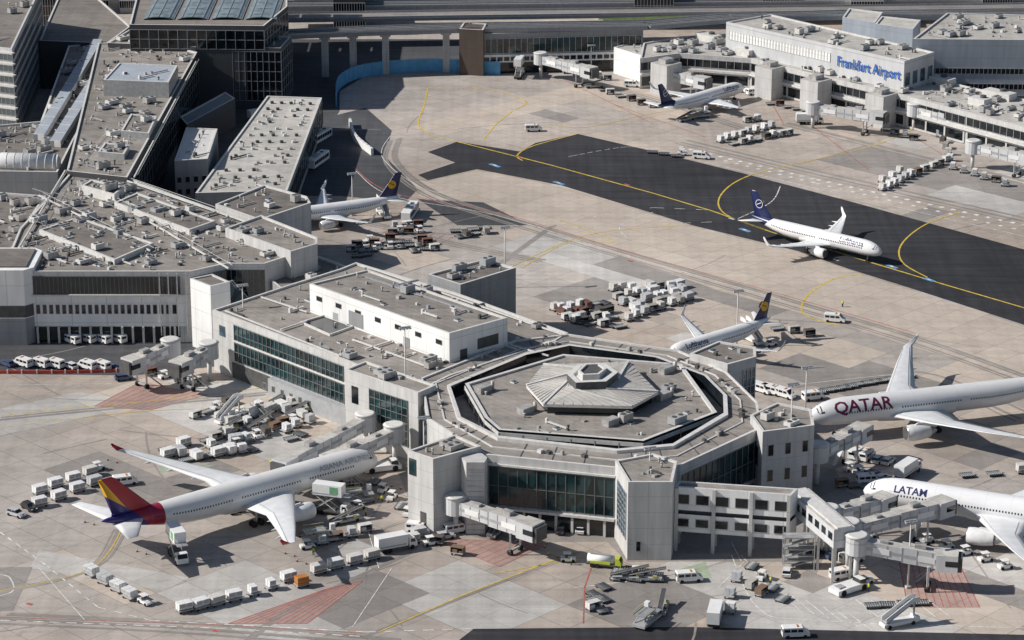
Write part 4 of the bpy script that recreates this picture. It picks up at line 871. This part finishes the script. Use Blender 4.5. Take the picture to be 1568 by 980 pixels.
def flat_mesh():
    mb = MB(); mb.box((0, 0, .4), (3.1, 2.1, .1), M_mull)
    for k in range(7): mb.tube((-1.4 + k * .46, -.95, .56), (-1.4 + k * .46, .95, .56), .07, .07, 6, M_steel)
    for s_ in (-1, 1): mb.box((0, s_ * 1.03, .5), (3.1, .08, .13), M_ventd)
    wheels(mb, (-1.2, 1.2), .85, .22, .18); mb.beam((1.55, 0, .36), (2.4, 0, .3), .1, .08, M_ventd); return mb.build('flat_dolly', mesh=True)
def tug_mesh():
    mb = MB(); mb.extr([(-1.5, .3), (-1.5, .95), (-.2, .95), (-.1, .8), (.9, .85), (1.5, .7), (1.5, .3)], -.7, .7, M_pw); mb.box((-.35, 0, .95), (.5, 1.1, .35), M_ventd)
    for x in (-.9, .5):
        for s_ in (-1, 1): mb.box((x, s_ * .6, .9), (.06, .06, .95), M_ventd)
    mb.box((-.2, 0, 1.85), (1.6, 1.35, .08), M_pw); wheels(mb, (-1, 1), .65, .35); return mb.build('baggage_tractor', mesh=True)
def truck_mesh(lift=0.0, stripe=None):
    mb = MB(); mb.box((0, 0, .7), (8.2, 2.2, .3), M_ventd); mb.extr([(2.4, .6), (2.4, 2.5), (3.6, 2.5), (4.1, 1.6), (4.2, .6)], -1.15, 1.15, M_pw); mb.face([(3.66, -1, 2.45), (3.66, 1, 2.45), (4.12, 1, 1.65), (4.12, -1, 1.65)], M_glassd)
    for s_ in (-1, 1): mb.face([(2.7, s_ * 1.17, 1.6), (3.8, s_ * 1.17, 1.6), (3.5, s_ * 1.17, 2.3), (2.7, s_ * 1.17, 2.3)], M_glassd)
    zb = 1.05 + lift; mb.box((-1.1 + (.6 if lift else 0), 0, zb), (6.4, 2.45, 2.4), M_pw)
    for s_ in (-1, 1): mb.box((-1.1, s_ * 1.24, zb + .3), (5.6, .03, .25), M_pg)
    if stripe:
        for s_ in (-1, 1): mb.box((1.0, s_ * 1.25, zb + .6), (1.8, .03, 1.5), stripe)
    if lift:
        for s_ in (-.9, .9): mb.beam((-3.4, s_, 1), (1.2, s_, zb - .2), .16, .2, M_trim); mb.beam((1.2, s_, 1), (-3.4, s_, zb - .2), .16, .2, M_trim)
        mb.box((3.2, 0, zb + .1), (2.6, 2.2, .12), M_steel)
        for s_ in (-1, 1): mb.beam((2.0, s_, zb + 1), (4.4, s_, zb + 1), .05, .06, M_trim)
    wheels(mb, (-2.8, -1.8, 3.0), 1.0, .5, .35); return mb.build('catering_truck', mesh=True)
def stair_mesh():
    mb = MB(); mb.extr([(-3.6, .5), (-3.6, 1.1), (3.2, 1.1), (3.4, 1.6), (4.2, 1.5), (4.3, .5)], -1.0, 1.0, M_pw); mb.beam((-3.2, 0, .9), (2.6, 0, 4.2), 1.5, .3, M_pg)
    for s_ in (-.8, .8): mb.beam((-3.2, s_, 1.3), (2.6, s_, 4.6), .1, .9, M_pw)
    for k in range(14): t = k / 14; mb.box((lerp(-3.2, 2.6, t), 0, lerp(1.2, 4.5, t)), (.3, 1.4, .06), M_steel)
    mb.box((3.3, 0, 4.4), (1.6, 1.7, .12), M_pg); mb.box((3.4, 0, 1.1), (.3, .3, 3.3), M_pg)
    for s_ in (-.8, .8): mb.box((3.3, s_, 4.5), (1.6, .08, 1.0), M_pw)
    wheels(mb, (-2.4, 2.8), .9, .42); return mb.build('passenger_stairs', mesh=True)
def loader_mesh():
    mb = MB(); mb.extr([(-3.2, .4), (-3.2, .9), (3.2, .9), (3.4, .4)], -.9, .9, M_pg); mb.beam((-3.6, .3, .8), (4.0, .3, 2.6), .9, .25, M_ventd)
    for s_ in (-.2, .8): mb.beam((-3.6, s_, .95), (4.0, s_, 2.75), .07, .15, M_vent)
    mb.box((-.8, -.6, .9), (1.0, .6, .6), M_ventd); mb.box((1.8, -.6, .9), (.8, .5, .4), M_yelp); wheels(mb, (-2.2, 2.2), .8, .38); return mb.build('belt_loader', mesh=True)
def hiloader_mesh():
    mb = MB(); mb.box((0, 0, .5), (7, 2.8, .5), M_pg); mb.box((-1, 0, 2.6), (4.4, 2.6, .2), M_steel); mb.box((2.6, 0, 1.6), (2.2, 2.6, .2), M_steel); mb.box((3.1, 1.5, 1.0), (1.0, .9, 2.0), M_pw)
    for s_ in (-1.1, 1.1): mb.beam((-2.9, s_, 1), (1.0, s_, 2.5), .16, .18, M_pg); mb.beam((1.0, s_, 1), (-2.9, s_, 2.5), .16, .18, M_pg)
    for s_ in (-1.28, 1.28): mb.beam((-3.1, s_, 2.8), (1.2, s_, 2.8), .06, .12, M_yelp); mb.beam((-3.1, s_, 3.5), (1.2, s_, 3.5), .06, .08, M_trim)
    wheels(mb, (-2.6, 2.6), 1.1, .42); return mb.build('cargo_loader', mesh=True)
def push_mesh():
    mb = MB(); mb.extr([(-4, .35), (-4, 1.3), (-1.2, 1.5), (1.5, 1.5), (4, 1.2), (4, .35)], -1.5, 1.5, M_pw); mb.box((2.6, 0, 1.3), (1.6, 2.4, .9), M_glassd, 0, M_pw, .9); wheels(mb, (-2.6, 2.6), 1.35, .65, .4); mb.box((-2.4, 0, 1.35), (1.6, 1.6, .3), M_pg); return mb.build('pushback_tractor', mesh=True)
def crate_mesh():
    mb = MB(); mb.box((0, 0, .45), (2.7, 1.9, .15), M_pg); mb.box((0, 0, .6), (2.4, 1.7, 1.6), M_orange); mb.box((0, 0, 1.0), (2.44, 1.74, .08), M_ventd); mb.box((0, 0, 1.7), (2.44, 1.74, .06), M_ventd); wheels(mb, (-1.0, 1.0), .7, .25); return mb.build('cargo_dolly', mesh=True)
def fuel_mesh():
    mb = MB(); mb.box((0, 0, .6), (7, 2.0, .3), M_ventd); mb.extr([(2.4, .6), (2.4, 2.3), (3.2, 2.3), (3.6, 1.5), (3.6, .6)], -1.0, 1.0, M_hiviz); mb.face([(3.26, -.85, 2.25), (3.26, .85, 2.25), (3.62, .85, 1.55), (3.62, -.85, 1.55)], M_glassd)
    mb.tube((-3.3, 0, 1.7), (2.0, 0, 1.7), .85, .85, 16, M_pw); mb.box((-.8, 0, 2.5), (4, .6, .15), M_steel); mb.box((-.6, -.9, .9), (4, .15, .5), M_hiviz); mb.box((-.6, .9, .9), (4, .15, .5), M_hiviz); wheels(mb, (-2.2, -1.2, 2.7), .95, .45, .3); return mb.build('fuel_truck', mesh=True)
def cone_mesh():
    mb = MB(); mb.box((0, 0, 0), (.4, .4, .05), M_ventd); mb.tube((0, 0, .05), (0, 0, .75), .16, .03, 10, M_orange); mb.tube((0, 0, .35), (0, 0, .5), .115, .085, 10, M_pw); return mb.build('traffic_cone', mesh=True)
KM = {'car': car_mesh(), 'van': van_mesh(), 'bus': bus_mesh(), 'container_dolly': cont_mesh(), 'container_dolly1': cont1_mesh(), 'baggage_cart': cart_mesh(), 'flat_dolly': flat_mesh(), 'baggage_tractor': tug_mesh(), 'box_truck': truck_mesh(), 'catering_truck': truck_mesh(3.3, M_grn), 'passenger_stairs': stair_mesh(), 'belt_loader': loader_mesh(), 'cargo_loader': hiloader_mesh(), 'pushback_tractor': push_mesh(), 'cargo_dolly': crate_mesh(), 'fuel_truck': fuel_mesh(), 'traffic_cone': cone_mesh()}
def put(k, u, v, ang): p = S(u, v); return inst(k.rstrip('1'), KM[k], (p.x, p.y, .05), rad(ang))
def row(k, a, b, n, ang, jit=5):
    for i in range(n):
        t = i / max(1, n - 1); kk = R_.choice(k) if isinstance(k, list) else k; put(kk, lerp(a[0], b[0], t) + R_.uniform(-1.5, 1.5), lerp(a[1], b[1], t) + R_.uniform(-.8, .8), ang + R_.uniform(-jit, jit))
C_ = 'container_dolly'; C1 = 'container_dolly1'; K_ = 'baggage_cart'; F_ = 'flat_dolly'; BT = 'baggage_tractor'
row(C_, (60, 757), (140, 728), 4, 38); row(C_, (62, 776), (146, 743), 4, 38); row(C_, (140, 882), (200, 917), 4, -45)
row(C_, (284, 938), (357, 920), 4, 32); row([C1, 'van'], (387, 912), (415, 902), 2, 30); row(C_, (443, 890), (443, 890), 1, 30); put('cargo_dolly', 462, 898, 30)
row(C_, (487, 878), (570, 856), 4, 32); put('box_truck', 607, 842, 25); row(C_, (632, 833), (640, 822), 2, 30)
put('car', 25, 790, -35); put('car', 45, 780, -50); put('van', 192, 742, 20); put(BT, 222, 925, -45); put(BT, 150, 720, 38)
rc = random.Random(9)
def cluster(kinds, quad, nr, nc, ang, jit=12, drop=.2):
    a, b, c, d = quad
    for i in range(nr):
        for j in range(nc):
            if rc.random() < drop: continue
            t = (i + .5) / nr; s = (j + .5) / nc
            u = lerp(lerp(a[0], b[0], s), lerp(d[0], c[0], s), t); v = lerp(lerp(a[1], b[1], s), lerp(d[1], c[1], s), t)
            put(rc.choice(kinds), u + rc.uniform(-3, 3), v + rc.uniform(-1.5, 1.5), ang + rc.uniform(-jit, jit) + rc.choice([0, 0, 90]))
cluster([C_, C1, F_, F_, K_, K_, 'belt_loader', BT], [(330, 640), (440, 612), (475, 640), (360, 690)], 5, 8, 40, drop=.15)
cluster([C_, C1, K_, F_], [(238, 692), (370, 655), (400, 695), (265, 715)], 3, 8, 35)
cluster([C_, C1, F_], [(425, 660), (480, 640), (490, 660), (440, 685)], 2, 3, 40)
cluster([C1, C1, C_, K_], [(930, 440), (1045, 440), (1058, 460), (960, 500)], 5, 8, 35, drop=.12)
cluster([K_, K_, F_, C1], [(835, 475), (930, 460), (955, 510), (880, 498)], 4, 7, 35, drop=.12)
cluster([F_, K_, F_], [(690, 355), (745, 345), (750, 360), (700, 368)], 2, 4, 20); cluster([F_, F_, K_, BT], [(515, 372), (645, 360), (675, 385), (540, 397)], 4, 9, 10, drop=.25)
row([C1, K_, C1], (1102, 218), (1180, 196), 8, 38); row([C1, K_, F_], (1125, 223), (1208, 206), 8, 38); row(C1, (1352, 292), (1395, 270), 6, 40); row(C1, (1352, 280), (1378, 266), 3, 40); row([C1, K_], (1406, 266), (1450, 248), 5, 40); row([K_, C1], (1438, 210), (1455, 246), 5, 70)
cluster([F_, F_, K_], [(905, 905), (935, 895), (930, 945), (900, 935)], 5, 2, 30); cluster([F_, F_, 'belt_loader', BT], [(930, 870), (1005, 875), (1010, 895), (940, 890)], 3, 5, -10)
put('fuel_truck', 925, 868, -15); put('belt_loader', 1015, 935, 80); put('cargo_loader', 990, 955, 60); put('van', 1055, 890, 10); put('box_truck', 1095, 950, 80); put(C1, 1128, 890, 70); put(C1, 1118, 915, 70); put(C1, 1118, 938, 70); row(K_, (1150, 902), (1165, 912), 2, 60)
put('passenger_stairs', 1375, 958, 25); put('van', 1218, 975, 5); put('car', 1322, 893, 20); put('van', 1290, 885, 25); row(F_, (1335, 930), (1410, 925), 4, 5)
row(F_, (1255, 603), (1390, 578), 12, 15); row(['car', 'van'], (1165, 600), (1200, 608), 3, -40); put('van', 1245, 612, 20)
put('van', 1278, 493, -15); put('van', 817, 201, 5); put('van', 968, 133, -10); put('van', 1074, 243, -15); put(BT, 1045, 238, -10); row(F_, (1000, 235), (1035, 240), 3, -10)
put('bus', 490, 216, 68); put('bus', 487, 252, 72); put('bus', 628, 332, 80); put('box_truck', 400, 183, 35); put('bus', 305, 182, 15); put('passenger_stairs', 588, 332, 110); put('passenger_stairs', 350, 645, 50)
row('van', (110, 524), (180, 524), 4, 140); row(['car', 'van', 'van'], (12, 560), (180, 566), 8, 140); put('car', 190, 582, 20); row('car', (845, 805), (905, 806), 3, 75); row('car', (860, 815), (890, 815), 2, 75)
put('catering_truck', 508, 787, -18); put('catering_truck', 272, 856, -68); put('cargo_loader', 545, 768, 15); put('belt_loader', 530, 800, 30); put('cargo_loader', 490, 830, 20); put(F_, 410, 800, 20)
put('box_truck', 1390, 728, 55); row(['car', 'van', BT], (1300, 720), (1350, 735), 4, 40); put('van', 1330, 740, 10); row([F_, K_], (1290, 745), (1380, 748), 6, 20); put('pushback_tractor', 1300, 905, 35)
put('pushback_tractor', 585, 720, 18); put('pushback_tractor', 1155, 140, 20); put(BT, 870, 860, 0); put('passenger_stairs', 1152, 524, 120); put('belt_loader', 1050, 185, 40); put('catering_truck', 795, 118, 80)
row([K_, C1], (1145, 188), (1160, 185), 2, 30); put('box_truck', 1240, 190, 0); put('cargo_loader', 1070, 180, 20); row(['belt_loader', F_, K_], (900, 130), (935, 145), 4, 10); put('belt_loader', 760, 818, 70); put('car', 1205, 880, 80)
row([BT, F_, K_], (560, 770), (520, 800), 4, 40); row([K_, BT], (230, 575), (300, 590), 4, 40); row([F_, 'van', K_], (700, 850), (640, 815), 3, -20); put('cargo_dolly', 1017, 850, 10)
cluster([F_, K_, C1, BT], [(590, 365), (650, 360), (650, 340), (600, 345)], 2, 4, 10); row([F_, K_], (950, 150), (1000, 165), 4, 20); row([C1, F_], (1228, 186), (1246, 190), 2, 30)
row('van', (1130, 140), (1180, 150), 3, 20); row([K_, F_, C1], (1300, 180), (1400, 215), 8, -15); row(['van', 'car'], (1250, 850), (1305, 860), 3, 30)
row([K_, C1, F_, BT], (870, 112), (930, 122), 6, 10); row([K_, F_], (1180, 160), (1235, 172), 5, 10); row([F_, BT], (440, 755), (470, 820), 3, 60); row([K_, F_], (330, 740), (360, 748), 2, 40); row([BT, K_, F_], (575, 740), (625, 790), 5, 70)
row([K_, F_, BT], (1180, 530), (1150, 545), 3, 30); row([F_, K_], (1190, 505), (1240, 515), 3, 20); row([K_, BT, 'van'], (1420, 830), (1540, 870), 5, 20); row([C_, F_], (1480, 730), (1568, 725), 3, 10); row(['car', 'van', F_], (1310, 700), (1360, 710), 4, 60)
row([K_, F_, BT, C1], (470, 840), (560, 815), 5, 20); row([F_, K_, BT], (350, 620), (300, 640), 4, 50); row([C1, K_], (1460, 260), (1540, 285), 6, -20); row([F_, BT, K_], (1150, 870), (1200, 920), 4, 60); row(['car', 'van', BT], (700, 815), (660, 835), 3, 20)
for (u, v) in [(437, 848), (165, 705), (580, 765), (600, 745), (455, 860), (130, 800), (210, 845), (1345, 800), (1500, 850), (1240, 700), (1300, 385), (905, 850), (840, 850), (820, 835), (1010, 870)]:
    for k in range(2): put('traffic_cone', u + k * 14, v + k * 4, 10)

def mast(u, v, h, heads=1):
    mb = MB(); p = S(u, v); mb.tube((0, 0, 0), (0, 0, h), .22, .11, 10, M_trim); mb.box((0, 0, 0), (1, 1, .5), M_conc); mb.box((0, 0, h), (2.6, .5, .35), M_steel)
    for x in (-1.1, -.4, .4, 1.1): mb.box((x, -.35, h - .15), (.5, .5, .3), M_pg)
    mb.build('floodlight_mast', p, rad(20))
for m_ in [(773, 440, 16), (1208, 752, 24), (622, 680, 27), (1128, 530, 14), (1232, 660, 15), (993, 820, 19), (650, 770, 19), (375, 560, 20), (1390, 900, 14), (1248, 130, 9), (905, 110, 9), (1540, 215, 9), (540, 330, 12)]: mast(*m_)

# ---------------------------------------------------------------- ground workers
def worker(u, v, rz):
    me = bpy.data.meshes.new('worker'); V = [(0, 0, .95), (0, 0, 1.2), (0, 0, 1.45), (0, 0, 1.55), (0, 0, 1.68), (0, .1, .9), (.06, .12, .5), (.0, .12, .07), (.14, .12, .04), (0, -.1, .9), (-.06, -.12, .5), (-.14, -.12, .07), (0, -.12, .04), (0, .2, 1.42), (.03, .26, 1.14), (.12, .25, .9), (0, -.2, 1.42), (-.03, -.26, 1.14), (.05, -.25, .9)]
    E = [(0, 1), (1, 2), (2, 3), (3, 4), (0, 5), (5, 6), (6, 7), (7, 8), (0, 9), (9, 10), (10, 11), (11, 12), (2, 13), (13, 14), (14, 15), (2, 16), (16, 17), (17, 18)]
    me.from_pydata(V, E, []); o = inst('ground_worker', me, S(u, v), rz); bpy.context.view_layer.objects.active = o
    md = o.modifiers.new('s', 'SKIN'); rr_ = [.15, .14, .16, .06, .11, .1, .075, .05, .04, .1, .075, .05, .04, .08, .055, .04, .08, .055, .04]
    for i, r in enumerate(rr_): me.skin_vertices[0].data[i].radius = (r, r)
    me.skin_vertices[0].data[0].use_root = True
    bpy.context.view_layer.update(); m2 = bpy.data.meshes.new_from_object(o.evaluated_get(bpy.context.evaluated_depsgraph_get())); o.modifiers.clear(); o.data = m2
    m2.materials.clear(); [m2.materials.append(x) for x in (M_hiviz, M_trous, M_skin)]
    for p in m2.polygons: p.material_index = 1 if p.center.z < .92 else (2 if p.center.z > 1.54 else 0); p.use_smooth = True
for w_ in [(1290, 470, 1), (1233, 745, 2), (560, 790, 3), (1330, 905, .5), (875, 865, 0), (585, 770, 2), (415, 715, 1), (480, 850, 2), (1180, 895, 1)]:
    try: worker(*w_)
    except Exception as ex: print('worker', ex)

# ---------------------------------------------------------------- camera, light
cam = bpy.data.cameras.new('camera'); co = bpy.data.objects.new('camera', cam); bpy.context.scene.collection.objects.link(co)
co.location = (0, 0, H); co.rotation_euler = (math.pi / 2 - PT, 0, 0); cam.sensor_width = 36; cam.lens = 36 * F / 1568; cam.clip_end = 20000; cam.clip_start = 5
bpy.context.scene.camera = co
EL = rad(36); sdir = Vector((-cos(EL) * cos(rad(2)), -cos(EL) * sin(rad(2)), sin(EL)))
sl_ = bpy.data.lights.new('sun', 'SUN'); sl_.energy = 5.0; sl_.angle = rad(.5); sl_.color = (1, .955, .895); so = bpy.data.objects.new('sun', sl_); bpy.context.scene.collection.objects.link(so)
so.rotation_euler = sdir.to_track_quat('Z', 'Y').to_euler()
w = bpy.data.worlds.new('World'); bpy.context.scene.world = w; w.use_nodes = True; nt = w.node_tree; bg = nt.nodes['Background']
sk = nt.nodes.new('ShaderNodeTexSky'); sk.sky_type = 'NISHITA'; sk.sun_disc = False; sk.sun_elevation = EL; sk.sun_rotation = math.atan2(sdir.x, sdir.y)
nt.links.new(sk.outputs[0], bg.inputs[0]); bg.inputs[1].default_value = .065
sc = bpy.context.scene; sc.view_settings.view_transform = 'Standard'; sc.view_settings.look = 'None'; sc.view_settings.exposure = 0
